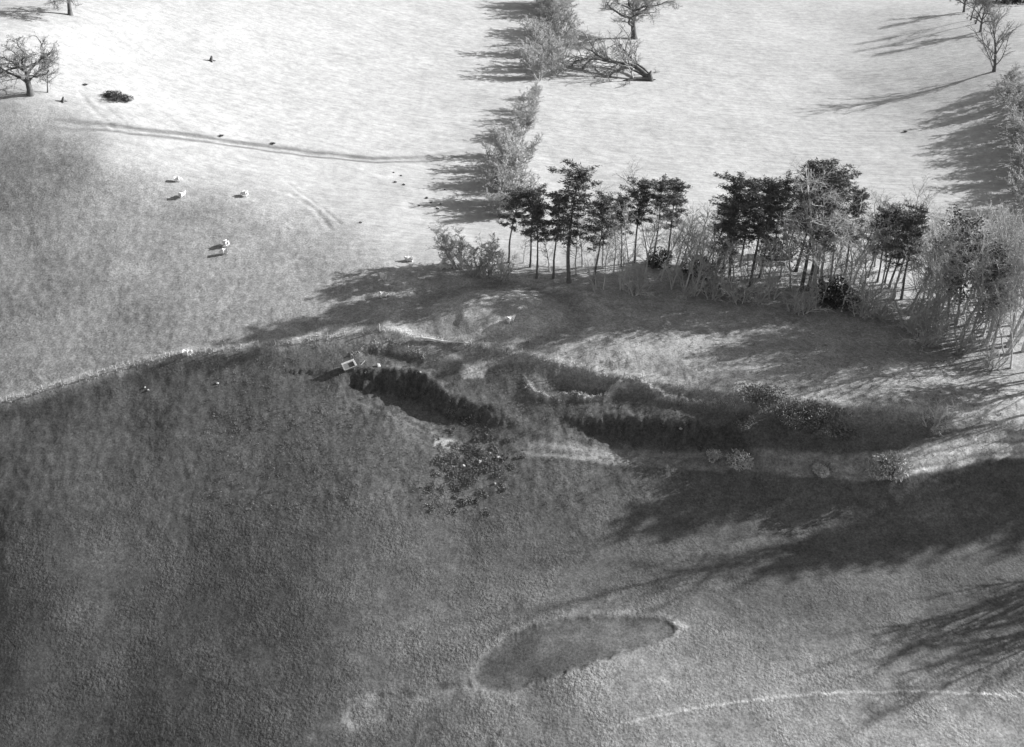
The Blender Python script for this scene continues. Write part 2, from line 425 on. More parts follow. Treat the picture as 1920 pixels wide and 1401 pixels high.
# ------------------------------------------------------------------ the ground sheet
def build_ground():
    az = np.radians(np.concatenate([np.linspace(-62, -36, 30, endpoint=False), np.linspace(-36, 36, 940), np.linspace(36, 62, 31)[1:]]))
    dep = np.linspace(64, 11.2, 740)
    R = 100 / np.tan(np.radians(dep))
    R = np.concatenate([[8, 20, 32], R, R[-1] * np.geomspace(1.02, 10, 36)])
    A, RR = np.meshgrid(az, R)
    x, y = (RR * np.sin(A)).ravel(), (RR * np.cos(A)).ravel()
    z = height(x, y)
    # what grows or lies on the ground, with some light and shade painted in
    tone = np.full(x.shape, .22)
    sh, _, _ = polydist(x, y + 6 * vnoise(x / 30, y / 30, 80), SHOULDER)
    tone += .13 * sstep(14, -16, sh)                                   # short pasture beyond the shoulder, paled to add to its sunlit slope
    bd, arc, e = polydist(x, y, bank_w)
    tone += .045 * sstep(1, -1.5, bd) * sstep(-30, 0, x) * sstep(-10, 14, sh)     # turf between wood and fence, painted paler to lift its shade
    tone -= (.122 + .014 * sstep(-15, -45, x)) * sstep(-1, 4, bd) * (1 - 1.0 * sstep(-5, 40, x + .5 * bd) * sstep(32, 52, bd))             # rank grass on the scarp, darkened to deepen the slope's shade
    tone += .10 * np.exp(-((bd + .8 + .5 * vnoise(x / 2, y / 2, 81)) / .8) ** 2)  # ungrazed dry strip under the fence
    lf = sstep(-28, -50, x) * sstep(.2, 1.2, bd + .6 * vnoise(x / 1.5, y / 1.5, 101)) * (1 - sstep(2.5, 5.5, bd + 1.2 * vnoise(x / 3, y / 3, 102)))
    tone = tone * (1 - .8 * lf) + .07 * .8 * lf                            # shade of the bank below the left fence, painted as a dark band
    def paint(pts, m, fn):
        k = box_mask(x, y, pts, m)
        if k.any(): tone[k] = fn(x[k], y[k], tone[k])
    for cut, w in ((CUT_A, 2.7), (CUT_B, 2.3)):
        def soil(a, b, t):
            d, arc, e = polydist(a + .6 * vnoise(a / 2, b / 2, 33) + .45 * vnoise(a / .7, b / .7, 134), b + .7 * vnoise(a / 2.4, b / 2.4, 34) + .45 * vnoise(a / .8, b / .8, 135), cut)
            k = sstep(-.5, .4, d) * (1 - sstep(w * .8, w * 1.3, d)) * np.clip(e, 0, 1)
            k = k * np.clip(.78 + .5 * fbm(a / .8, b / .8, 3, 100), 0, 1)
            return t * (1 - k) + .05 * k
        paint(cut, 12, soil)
    for cut, v, w in ((CUT_C, .42, .55), (CUT_D, .36, .6)):
        def lip(a, b, t):
            d, arc, e = polydist(a + .4 * vnoise(a / 1.3, b / 1.3, 37), b + .4 * vnoise(a / 1.3, b / 1.3, 38) + .25 * vnoise(a / .6, b / .6, 136), cut)
            k = np.exp(-((d - .1) / w) ** 2) * np.clip(e * 1.6, 0, 1) * np.clip(.55 + .7 * vnoise(a / 1.6, b / 1.6, 137), 0, 1)
            return t * (1 - k) + v * k
        paint(cut, 5, lip)
    def patch(px, py, rx, ry, v, seed):
        c = ground_xy(px, py); r = ry and rx
        def f(a, b, t):
            q = np.hypot((a - c[0]) / rx, (b - c[1]) / ry) + .35 * fbm(a / 1.4, b / 1.4, 3, seed)
            k = 1 - sstep(.55, 1.0, q)
            return t * (1 - k) + v * k
        paint([c], max(rx, ry) * 2, f)
    def rim(a, b, t):  # mound's sunlit crest painted pale, its ditch painted dark
        r_ = np.hypot((a - MOUND[0]) / 13, (b - MOUND[1]) / 9) + .1 * vnoise(a / 3, b / 3, 39)
        k = (np.exp(-((r_ - .55) / .24) ** 2) * .4 + np.exp(-((r_ - 1.45) / .14) ** 2) * .3) * np.clip(.75 + .5 * vnoise(a / 2, b / 2, 140), 0, 1)
        t = t * (1 - k) + .40 * k
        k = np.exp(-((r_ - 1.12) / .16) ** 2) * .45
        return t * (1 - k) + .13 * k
    paint([MOUND], 26, rim)
    patch(888, 686, 2.8, 2.2, .40, 86)
    patch(1690, 688, 3.6, 3.0, .40, 87); patch(1800, 700, 4, 2, .30, 88); patch(830, 495, 2, 1.2, .36, 89)  # first two: sunlit ground below the wood painted pale
    patch(835, 822, 2.6, 1.8, .30, 90); patch(1258, 1176, 2.4, 1.3, .36, 91)
    patch(880, 870, 7, 7, .12, 92); patch(1900, 770, 9, 4, .34, 93)  # second one: sunlit ground at the right edge painted pale
    def pond(a, b, t):
        sd = polysd(a, b, POND) + .4 * vnoise(a * .6, b * .6, 40) + .15 * vnoise(a * 2, b * 2, 141)
        k = 1 - sstep(-.25, .15, sd)
        t = t * (1 - k) + (.115 + .03 * fbm(a / 3, b / 3, 3, 94)) * k
        rim = np.exp(-((sd - .5) / .5) ** 2) * np.clip(.3 + .5 * vnoise(a / 2, b / 2, 98), 0, 1)
        return t * (1 - rim) + .26 * rim
    paint(POND, 5, pond)
    def pond2(a, b, t):
        sd = polysd(a, b, POND2) + .7 * fbm(a / 2, b / 2, 2, 41)
        k = 1 - sstep(-1.2, .2, sd); rim = np.exp(-((sd + .2) / .9) ** 2) * .9
        t = t * (1 - k) + (.17 + .05 * sstep(-20, -3, a)) * k
        rim = rim * (.5 + .5 * vnoise(a / 1.3, b / 1.3, 99))
        return t * (1 - rim) + .25 * rim
    paint(POND2, 5, pond2)
    def path(a, b, t):
        d, arc, e = polydist(a + .15 * vnoise(a, b, 46), b + .2 * vnoise(a / 1.7, b / 1.7, 46), PATH)
        k = np.exp(-(d / .19) ** 2) * sstep(0, 14, arc) * np.clip(.7 + .45 * vnoise(a * 1.3, b * 1.3, 95), 0, 1)
        return t * (1 - k) + .42 * k
    paint(PATH, 4, path)
    def track(a, b, t):
        d, arc, e = polydist(a, b + .3 * vnoise(a / 5, b / 5, 45), TRACK)
        ad = np.abs(d)
        k = (1 - sstep(1.3, 2.0, ad)) * (.55 + .45 * vnoise(a / 1.6, b / .7, 96)) * sstep(0, 8, arc)
        k = np.maximum(k, np.exp(-((ad - .85) / .35) ** 2) * .8 * sstep(0, 8, arc))
        k = np.maximum(k, (1 - sstep(1.4, 2.2, ad)) * sstep(45, 60, a) * (.8 + .3 * vnoise(a / 1.2, b / .5, 103))).clip(0, 1)
        k = k * (.35 + .65 * sstep(38, 62, a))  # right-hand bend painted paler where the sun reaches it
        t = t * (1 - k) + .48 * k
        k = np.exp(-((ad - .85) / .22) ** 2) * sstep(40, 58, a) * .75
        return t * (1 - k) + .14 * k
    paint(TRACK, 5, track)
    def hway(a, b, t):
        d, arc, e = polydist(a, b + .7 * vnoise(a / 9, b / 9, 42), HOLLOW_WAY)
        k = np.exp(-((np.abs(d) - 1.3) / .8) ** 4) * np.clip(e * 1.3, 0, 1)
        return t * (1 - k) + .15 * k  # two grey bands standing in for the sunken way's shade
    paint(HOLLOW_WAY, 12, hway)
    tone *= 1 + (.12 - .09 * sstep(10, -10, sh)) * fbm(x / 6, y / 6, 3, 97)
    nr, nc = len(R), len(az)
    i = np.arange(nr * nc).reshape(nr, nc)
    f = np.stack([i[:-1, :-1], i[:-1, 1:], i[1:, 1:], i[1:, :-1]], -1).reshape(-1, 4)
    me = raw_mesh('ground', np.stack([x, y, z], 1), f, ground_material(), True)
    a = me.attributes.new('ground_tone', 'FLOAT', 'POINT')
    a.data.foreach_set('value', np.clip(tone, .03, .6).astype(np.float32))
    sdp = np.full(x.shape, 9.0); kk = box_mask(x, y, POND, 4); sdp[kk] = polysd(x[kk], y[kk], POND)
    tus = np.clip(.5 + .5 * vnoise(x / 7, y / 7, 63) + .3 * vnoise(x / 2.5, y / 2.5, 68), .12, 1) * (.2 + .8 * sstep(-.4, .3, sdp)) * (1 - .8 * sstep(10, -14, sh)) * (.45 + .55 * sstep(10, 40, bd))
    a = me.attributes.new('tussocks', 'FLOAT', 'POINT'); a.data.foreach_set('value', tus.astype(np.float32))
    a = me.attributes.new('short_pasture', 'FLOAT', 'POINT')
    a.data.foreach_set('value', sstep(10, -14, sh).astype(np.float32))
    o = add('ground', me); o['kind'] = 'structure'
    return o
build_ground()
#@@OBJECTS
# ------------------------------------------------------------------ plant shapes
def vadd(a, b, k=1.0): return (a[0] + b[0] * k, a[1] + b[1] * k, a[2] + b[2] * k)
def vnorm(a):
    l = math.sqrt(a[0] * a[0] + a[1] * a[1] + a[2] * a[2]) or 1.0
    return (a[0] / l, a[1] / l, a[2] / l)
def cross(a, b): return (a[1] * b[2] - a[2] * b[1], a[2] * b[0] - a[0] * b[2], a[0] * b[1] - a[1] * b[0])

def tubes(segs, sides, mat, name, smooth=True):
    """a tapered tube for every segment (p, q, r0, r1)"""
    P = np.array([s[0] for s in segs]); Q = np.array([s[1] for s in segs])
    r0 = np.array([s[2] for s in segs]); r1 = np.array([s[3] for s in segs])
    D = Q - P; D /= np.maximum(np.linalg.norm(D, axis=1, keepdims=True), 1e-6)
    ref = np.where(np.abs(D[:, 2:3]) > .9, np.array([[1., 0, 0]]), np.array([[0., 0, 1]]))
    U = np.cross(D, ref); U /= np.linalg.norm(U, axis=1, keepdims=True)
    V = np.cross(D, U)
    a = np.arange(sides) * 2 * np.pi / sides
    ring = np.cos(a)[None, :, None] * U[:, None] + np.sin(a)[None, :, None] * V[:, None]
    v = np.concatenate([P[:, None] + ring * r0[:, None, None], Q[:, None] + ring * r1[:, None, None]], 1)
    n = len(segs); base = (np.arange(n) * 2 * sides)[:, None]
    k = np.arange(sides); k2 = (k + 1) % sides
    f = np.stack([base + k, base + k2, base + k2 + sides, base + k + sides], -1).reshape(-1, 4)
    return raw_mesh(name, v.reshape(-1, 3), f, mat, smooth)

def grow(out, rnd, p, d, L, r, lev, S):
    n = S['seg'][lev]; step = L / n; tip = S['tip'][lev]
    kids = S['kids'][lev] if lev < len(S['kids']) else 0
    start = S['start'][lev] if kids else 1
    az = rnd.random() * 6.28
    rr = r
    for i in range(n):
        g, up = S['gnarl'][lev], S['trop'][lev]
        d = vnorm((d[0] + rnd.gauss(0, g), d[1] + rnd.gauss(0, g), d[2] + rnd.gauss(0, g) + up))
        q = vadd(p, d, step)
        t = (i + 1) / n
        r1 = max(r * (1 - (1 - tip) * t), S['rmin'])
        out[lev].append((p, q, rr, r1))
        if kids and t > start:
            share = kids * (1.0 / n) / (1 - start + 1e-6)
            m = int(share) + (1 if rnd.random() < share - int(share) else 0)
            for j in range(m):
                az += 2.4 + rnd.uniform(-.5, .5)
                u = vnorm(cross(d, (0, 0, 1) if abs(d[2]) < .9 else (1, 0, 0))); w = cross(d, u)
                an = S['ang'][lev] * rnd.uniform(.7, 1.25)
                ca, sa = math.cos(an), math.sin(an)
                c, s_ = math.cos(az) * sa, math.sin(az) * sa
                dd = (d[0] * ca + u[0] * c + w[0] * s_, d[1] * ca + u[1] * c + w[1] * s_, d[2] * ca + u[2] * c + w[2] * s_)
                b = vadd(p, d, step * rnd.random())
                prof = S['prof'](t) if lev == 0 else 1 - .45 * t
                grow(out, rnd, b, dd, L * S['ratio'][lev] * prof * rnd.uniform(.7, 1.2), max(min(rr * .8, r * S['rrat'][lev]), S['rmin']), lev + 1, S)
        p, rr = q, r1

def bare_parts(seed, S, mat, stems=None, twig=None):
    """trunk mesh and crown mesh of a leafless tree or shrub"""
    rnd = random.Random(seed); out = [[] for _ in range(6)]
    for (p, d, L, r) in (stems(rnd) if stems else [((0, 0, -.15), (rnd.gauss(0, .05), rnd.gauss(0, .05), 1), S['h'], S['r'])]):
        grow(out, rnd, p, d, L, r, 0, S)
    k = S.get('trunk_levels', 1)
    thick = [s for l in out[:k] for s in l]
    if stems: thick += [((0, 0, -.25), s[0], .12, s[2]) for s in out[0] if s[0][2] < -.05]
    if not stems:
        p, q, a, b = thick[0]
        thick[0] = (p, q, a * 1.35, b)
    thin = [s for l in out[k:] for s in l]
    return tubes(thick, 6, mat, 'trunk'), tubes(thin, 3, twig or mat, 'crown'), out

S_SLIM = dict(h=17, r=.19, seg=[9, 5, 3, 2], kids=[24, 7, 5], start=[.28, .2, .1], gnarl=[.06, .16, .24, .28], trop=[.05, .09, .05, .02],
              ang=[.75, .7, .75], ratio=[.40, .52, .5], rrat=[.38, .5, .5], tip=[.16, .3, .4, .5], rmin=.008, prof=lambda t: 1.15 - .75 * t)
S_OAK = dict(h=5.2, r=.38, seg=[6, 7, 5, 4, 3], kids=[8, 9, 8, 6], start=[.45, .2, .15, .1], gnarl=[.09, .27, .3, .3, .3], trop=[.05, .05, .03, .02, .02],
             ang=[.95, .75, .75, .8], ratio=[1.35, .52, .55, .6], rrat=[.5, .42, .4, .5], tip=[.5, .2, .28, .4, .5], rmin=.011, prof=lambda t: 1.1 - .35 * t, trunk_levels=2)
S_FAN = dict(h=15, r=.34, seg=[8, 7, 4, 3], kids=[13, 10, 6], start=[.12, .25, .2], gnarl=[.06, .09, .18, .25], trop=[.05, .05, .03, .02],
             ang=[.5, .5, .6], ratio=[.72, .34, .42], rrat=[.5, .45, .5], tip=[.2, .2, .35, .5], rmin=.02, prof=lambda t: 1.1 - .5 * t)
S_SHRUB = dict(h=4, r=.06, seg=[5, 4, 3], kids=[9, 7], start=[.15, .1], gnarl=[.16, .22, .25], trop=[.04, .04, .02],
               ang=[.7, .75], ratio=[.45, .5], rrat=[.5, .55], tip=[.25, .4, .5], rmin=.008, prof=lambda t: 1.1 - .5 * t)
S_HEDGE = dict(h=8, r=.13, seg=[7, 4, 3, 2], kids=[13, 8, 6], start=[.15, .15, .1], gnarl=[.1, .18, .24, .25], trop=[.05, .06, .03, .02],
               ang=[.65, .7, .75], ratio=[.42, .5, .5], rrat=[.42, .5, .5], tip=[.18, .3, .4, .5], rmin=.022, prof=lambda t: 1.1 - .6 * t)

def shrub_stems(n, spread, h, r):
    def f(rnd):
        o = []
        for i in range(n):
            a = rnd.random() * 6.28; q = rnd.random() ** .5 * spread
            lean = rnd.uniform(.1, .55)
            o.append(((math.cos(a) * q, math.sin(a) * q, -.1), (math.cos(a) * lean, math.sin(a) * lean, 1), h * rnd.uniform(.6, 1.1), r))
        return o
    return f

def blades(pts, dirs, ln, wd, mat, name, seed=0):
    """leaf sprays: one kite-shaped face per point"""
    r = np.random.default_rng(seed)
    pts, dirs = np.asarray(pts, float), np.asarray(dirs, float)
    n = len(pts)
    dirs /= np.maximum(np.linalg.norm(dirs, axis=1, keepdims=True), 1e-6)
    side = np.cross(dirs, r.normal(size=(n, 3))); side /= np.maximum(np.linalg.norm(side, axis=1, keepdims=True), 1e-6)
    l = (ln * r.uniform(.6, 1.3, n))[:, None]; w = (wd * r.uniform(.6, 1.3, n))[:, None]
    v = np.stack([pts, pts + dirs * l * .5 + side * w, pts + dirs * l, pts + dirs * l * .5 - side * w], 1).reshape(-1, 3)
    f = np.arange(n * 4).reshape(n, 4)
    return raw_mesh(name, v, f, mat, False)

def conifer_parts(seed, bark, leaf, h=22.0, base=.45, width=3.4, top_flat=.0, dense=1.0, bias=0.0):
    rnd = random.Random(seed)
    segs, p, r = [], (0, 0, -.2), .27
    n = 12; axis = [p]
    d = (rnd.gauss(0, .02), rnd.gauss(0, .02), 1)
    for i in range(n):
        d = vnorm((d[0] + rnd.gauss(0, .025), d[1] + rnd.gauss(0, .025), d[2] + .05))
        q = vadd(p, d, h / n); r1 = .27 * (1 - .86 * (i + 1) / n)
        segs.append((p, q, r * (1.3 if i == 0 else 1), r1)); p, r = q, r1; axis.append(p)
    def ax(t):
        k = min(int(t * n), n - 1); f = t * n - k
        a, b = axis[k], axis[k + 1]
        return (a[0] + (b[0] - a[0]) * f, a[1] + (b[1] - a[1]) * f, a[2] + (b[2] - a[2]) * f)
    pts, dirs = [], []
    nb = int(34 * dense)
    gap_az = rnd.random() * 6.28
    for k in range(nb):
        t = base + (1 - base) * ((k + rnd.random()) / nb) ** .9
        u = (t - base) / (1 - base)
        prof = (.55 + .6 * math.sin(min(1, u * 1.25 + .2) * 2.3)) * (1 - u * (1 - top_flat) * .62)
        L = width * prof * rnd.uniform(.45, 1.25)
        a = k * 2.4 + rnd.uniform(-.6, .6)
        if math.cos(a - gap_az) > .75 and rnd.random() < .6: L *= .4
        L *= 1 + bias * math.cos(a)
        b0 = ax(t)
        dd = (math.cos(a), math.sin(a), rnd.uniform(-.15, .35) + .35 * u)
        q = b0
        m = 5
        for i in range(m):
            e = vnorm((dd[0] + rnd.gauss(0, .12), dd[1] + rnd.gauss(0, .12), dd[2] + .12 * i / m - .03))
            q2 = vadd(q, e, L / m); segs.append((q, q2, .06 * (1 - i / m) + .02, .06 * (1 - (i + 1) / m) + .015))
            if i >= 1 or u > .5:
                for c in range(int(rnd.uniform(2.2, 4.2))):
                    o = (rnd.gauss(0, .3), rnd.gauss(0, .3), rnd.gauss(.08, .16))
                    c0 = vadd(q2, o)
                    for _ in range(13):
                        pts.append(vadd(c0, (rnd.gauss(0, .22), rnd.gauss(0, .22), rnd.gauss(0, .1))))
                        dirs.append((e[0] * .7 + rnd.gauss(0, .6), e[1] * .7 + rnd.gauss(0, .6), rnd.gauss(.12, .45)))
            q = q2
    for _ in range(90):
        pts.append(vadd(ax(.985), (rnd.gauss(0, .4), rnd.gauss(0, .4), rnd.gauss(-.2, .4)))); dirs.append((rnd.gauss(0, .6), rnd.gauss(0, .6), rnd.random()))
    # a few dead stubs below the crown
    for k in range(7):
        t = rnd.uniform(base * .45, base); a = rnd.random() * 6.28; b0 = ax(t)
        segs.append((b0, vadd(b0, (math.cos(a), math.sin(a), rnd.uniform(-.3, .3)), rnd.uniform(.5, 1.6)), .04, .015))
    return tubes(segs, 6, bark, 'trunk'), blades(pts, dirs, .52, .075, leaf, 'crown', seed)

def bush_parts(seed, leaf, bark, w=2.0, h=1.6, n=1500, lobes=9, ln=.28, wd=.05):
    rnd = random.Random(seed); r = np.random.default_rng(seed)
    C = [(0, 0, h * .45, w * .5, h * .5)]
    for _ in range(lobes):
        a = rnd.random() * 6.28; q = rnd.uniform(.35, .85) * w * .6
        s = rnd.uniform(.22, .42)
        C.append((math.cos(a) * q, math.sin(a) * q, h * rnd.uniform(.2, .75), w * s, h * s))
    pts, dirs = [], []
    for i in range(n):
        c = C[rnd.randrange(len(C))]
        d = r.normal(size=3); d /= np.linalg.norm(d); k = rnd.uniform(.6, 1.05)
        z = c[2] + d[2] * c[4] * k
        if z < -.05: continue
        pts.append((c[0] + d[0] * c[3] * k, c[1] + d[1] * c[3] * k, z)); dirs.append(d + r.normal(size=3) * .5)
    st = []
    for i in range(7):
        c = C[rnd.randrange(len(C))]
        st.append(((rnd.gauss(0, .1), rnd.gauss(0, .1), -.1), (c[0] * .8, c[1] * .8, c[2]), .05, .02))
    return tubes(st, 5, bark, 'stem'), blades(pts, dirs, ln, wd, leaf, 'foliage', seed)

M_PALE = material('pale_bark', .44, var=.3, scale=2)
M_GREY = material('grey_bark', .36, var=.3, scale=2)
M_DARK = material('dark_bark', .11, var=.35, scale=2)
M_PINEBARK = material('pine_bark', .13, var=.35, scale=2)
M_NEEDLE = material('pine_needles', .12, var=.4, scale=1.2, rough=.7)
M_IVY = material('ivy_leaves', .10, var=.4, scale=1.5, rough=.6)
M_GORSE = material('gorse_foliage', .42, var=.3, scale=2)
M_BRAMBLE = material('bramble_leaves', .16, var=.6, scale=1.3)
M_HOLLY = material('evergreen_leaves', .07, var=.4, scale=2, rough=.6)
M_HEDGE = material('hedge_twigs', .4, var=.25, scale=2)

SHAPES = {}
def shape(key, fn):
    if key not in SHAPES: SHAPES[key] = fn()
    return SHAPES[key]
slim = [shape('slim%d' % i, lambda i=i: bare_parts(20 + i, dict(S_SLIM, h=17 + (i % 3)), [M_PALE, M_GREY, M_PALE, M_GREY, M_PALE, M_GREY][i])) for i in range(6)]
M_TWIG = material('oak_twigs', .24, var=.3, scale=2)
oak = [bare_parts(i, S_OAK, M_DARK, twig=M_TWIG) for i in (85, 69, 35)]
fan = [bare_parts(50 + i, S_FAN, M_DARK if i == 0 else M_GREY, twig=M_TWIG) for i in range(2)]
shrub = [bare_parts(60 + i, S_SHRUB, M_PALE if i % 2 == 0 else M_GREY, shrub_stems(9, .5, 3.6, .06)) for i in range(4)]
hedge = [bare_parts(70 + i, S_HEDGE, M_HEDGE, shrub_stems(6, 1.1, 7.5, .12)) for i in range(4)]
S_MID = dict(S_HEDGE, rmin=.008, kids=[8, 5, 3], h=8, r=.1, start=[.35, .2, .1])
mid = [bare_parts(75 + i, S_MID, M_PALE if i % 2 else M_GREY, shrub_stems(4, .6, 8, .11)) for i in range(4)]
pine = [conifer_parts(80, M_PINEBARK, M_NEEDLE, base=.5, width=3.5, top_flat=.8, dense=1.15), conifer_parts(81, M_PINEBARK, M_NEEDLE, base=.4, width=4.0, top_flat=.5, dense=1.3),
        conifer_parts(82, M_PINEBARK, M_NEEDLE, base=.42, width=3.7, top_flat=.3, dense=1.25), conifer_parts(83, M_PINEBARK, M_NEEDLE, base=.33, width=4.2, top_flat=.6, dense=1.4),
        conifer_parts(84, M_PINEBARK, M_NEEDLE, base=.5, width=3.0, top_flat=.2, dense=1.05)]
pine_alt = {3: [pine[3], conifer_parts(85, M_PINEBARK, M_NEEDLE, base=.38, width=3.7, top_flat=.3, dense=1.2, bias=.3), conifer_parts(86, M_PINEBARK, M_NEEDLE, h=24, base=.45, width=4.4, top_flat=.7, dense=1.25, bias=-.25)],
            1: [pine[1], conifer_parts(87, M_PINEBARK, M_NEEDLE, base=.5, width=3.5, top_flat=.9, dense=1.2, bias=.35)]}
gorse = [bush_parts(90 + i, M_GORSE, M_DARK, w=2.0, h=1.5, n=1500, lobes=8, ln=.24, wd=.06) for i in range(3)]
holly = [bush_parts(95 + i, M_HOLLY, M_DARK, w=3.0, h=2.2, n=1600, lobes=8, ln=.3, wd=.08) for i in range(2)]
bramble = [bush_parts(98 + i, M_BRAMBLE, M_DARK, w=4.5, h=1.7, n=2600, lobes=16, ln=.3, wd=.07) for i in range(2)]

def size_px(p, h_px):
    dep = math.atan2(CAM_H - p.z, p.y)
    return h_px / (px_per_m(p) * math.cos(dep))

ORD = ['first', 'second', 'third', 'fourth', 'fifth', 'sixth', 'seventh', 'eighth', 'ninth', 'tenth', 'eleventh', 'twelfth', 'thirteenth', 'fourteenth',
       'fifteenth', 'sixteenth', 'seventeenth', 'eighteenth', 'nineteenth', 'twentieth', 'twenty-first', 'twenty-second', 'twenty-third', 'twenty-fourth', 'twenty-fifth',
       'twenty-sixth', 'twenty-seventh', 'twenty-eighth', 'twenty-ninth', 'thirtieth', 'thirty-first', 'thirty-second', 'thirty-third', 'thirty-fourth', 'thirty-fifth', 'thirty-sixth']

_tops = {}
def top_of(parts):
    k = parts[1].name
    if k not in _tops:
        z = np.empty(len(parts[1].vertices) * 3, np.float32); parts[1].vertices.foreach_get('co', z)
        _tops[k] = float(np.quantile(z[2::3], .998))
    return _tops[k]

ORD += ['thirty-seventh', 'thirty-eighth', 'thirty-ninth', 'fortieth'] + ['forty-' + w for w in ORD[:9]] + ['fiftieth'] + ['fifty-' + w for w in ORD[:9]]

def plant(name, parts, nominal, p, h, label, cat, group=None, rz=None, names=('trunk', 'crown'), tilt=None, sq=1.0):
    rz = random.random() * 6.28 if rz is None else rz
    if cat not in ('gorse bush', 'bramble bush'):
        nominal = top_of(parts)
    o = thing(name, p, label, cat, group, rz, h / nominal)
    o.scale = (h / nominal * sq, h / nominal * sq, h / nominal)
    if tilt: o.rotation_euler = (tilt[0], tilt[1], rz)
    for nm, me in zip(names, parts[:2]):
        add(nm, me, o)
    return o

# ------------------------------------------------------------------ the wood: pines
PINES = [  # photo base x, y, height in photo pixels, shape, width factor
    (954, 492, 138, 0, 1.0), (994, 501, 142, 2, .9), (1006, 522, 140, 4, 1.0), (1037, 522, 152, 0, .9), (1067, 530, 202, 3, 1.15), (1112, 533, 160, 2, .9),
    (1165, 500, 128, 4, 1.0), (1190, 492, 150, 1, 1.0), (1223, 503, 160, 3, .95), (1252, 492, 148, 1, 1.0), (1348, 540, 165, 3, .9), (1366, 539, 190, 2, 1.1), (1388, 500, 152, 3, 1.0),
    (1406, 542, 192, 1, 1.0), (1424, 522, 165, 3, 1.0), (1450, 484, 145, 2, 1.0), (1492, 509, 190, 3, 1.05), (1502, 548, 228, 1, 1.0), (1514, 545, 212, 3, 1.0), (1532, 513, 185, 3, 1.1),
    (1584, 516, 150, 2, 1.0), (1628, 520, 125, 3, .95), (1645, 529, 132, 1, 1.0), (1658, 533, 140, 3, .9), (1667, 540, 142, 2, 1.0), (1690, 562, 165, 3, 1.0)]
for i, (bx, by, h, k, sq) in enumerate(PINES):
    p = ground(bx, by)
    kind = ['flat-topped pine with long bare trunk', 'broad dense pine', 'ragged open-crowned pine', 'dark bushy pine with low foliage', 'slim narrow-crowned pine'][k]
    shp = pine_alt[k][i % len(pine_alt[k])] if k in pine_alt else pine[k]
    plant('pine_tree', shp, 22.0, p, size_px(p, h), '%s, %s pine from the left in the wood' % (kind, ORD[i]), 'pine tree', 'pines of the wood', sq=sq * (1.15 + .25 * random.random()), tilt=(random.gauss(0, .045), random.gauss(0, .05)))

# ------------------------------------------------------------------ the wood: leafless trees
BARE = [  # base x, y, height px, shape
    (935, 516, 78, 2), (981, 493, 60, 1), (1092, 500, 130, 4), (1130, 503, 165, 1), (1131, 542, 118, 0), (1178, 530, 138, 2), (1210, 520, 130, 4), (1216, 492, 175, 5), (1262, 515, 120, 3), (1276, 500, 120, 3),
    (1283, 551, 152, 4), (1302, 551, 132, 0), (1318, 520, 120, 5), (1330, 548, 125, 2), (1350, 548, 118, 4), (1440, 545, 140, 0), (1474, 497, 146, 2), (1482, 540, 130, 5), (1526, 549, 246, 4), (1541, 548, 215, 2), (1524, 562, 160, 0), (1556, 535, 190, 5),
    (1578, 584, 105, 4), (1592, 560, 150, 2), (1604, 497, 142, 3), (1618, 560, 140, 4), (1640, 500, 140, 1), (1676, 560, 205, 0), (1705, 585, 190, 5), (1712, 505, 135, 4)]
BARE += [(1030, 508, 95, 1), (1080, 515, 110, 2), (1150, 515, 125, 0), (1240, 527, 120, 4), (1290, 525, 110, 1), (1336, 515, 130, 2), (1376, 520, 125, 5), (1416, 505, 120, 0), (1462, 522, 140, 1), (1550, 560, 150, 0), (1600, 532, 130, 2), (1652, 548, 150, 4), (1692, 530, 135, 2), (1730, 540, 140, 0), (1762, 530, 125, 3)]
BARE.sort()
for i, (bx, by, h, k) in enumerate(BARE):
    p = ground(bx, by)
    look = ['pale-branched slender bare tree', 'grey twiggy bare tree', 'pale upright bare tree'][k % 3]
    where = 'at the front edge of the wood' if by > 538 else ('deep among the pines' if by > 510 else 'at the back of the wood')
    plant('bare_tree', slim[k], 17.5, p, size_px(p, h), '%s %s, %s from its left end' % (look, where, ORD[i]), 'bare tree', 'leafless trees of the wood', tilt=(random.gauss(0, .05), random.gauss(0, .06)), sq=random.uniform(1, 1.4))

# the thicket of tall leafless trees at the wood's right end
RIGHT = [(1726, 632, 170, 1), (1742, 612, 190, 3), (1760, 590, 170, 0), (1775, 622, 205, 5), (1782, 560, 150, 4), (1793, 608, 200, 1), (1806, 590, 185, 2), (1820, 640, 200, 3), (1826, 560, 150, 0), (1836, 605, 190, 5),
         (1848, 650, 225, 1), (1856, 580, 165, 4), (1866, 620, 205, 2), (1878, 600, 190, 3), (1884, 560, 150, 0), (1890, 650, 235, 5), (1902, 610, 190, 4), (1912, 575, 160, 1), (1740, 560, 150, 5), (1918, 660, 230, 2)]
RIGHT += [(1752, 640, 150, 5), (1768, 575, 150, 2), (1800, 635, 165, 4), (1815, 610, 150, 1), (1842, 630, 170, 0), (1860, 655, 170, 3), (1872, 570, 140, 5), (1896, 630, 180, 1), (1908, 640, 190, 0), (1720, 590, 140, 2), (1735, 585, 150, 4)]
RIGHT.sort()
ivy_on = {10, 17, 19}
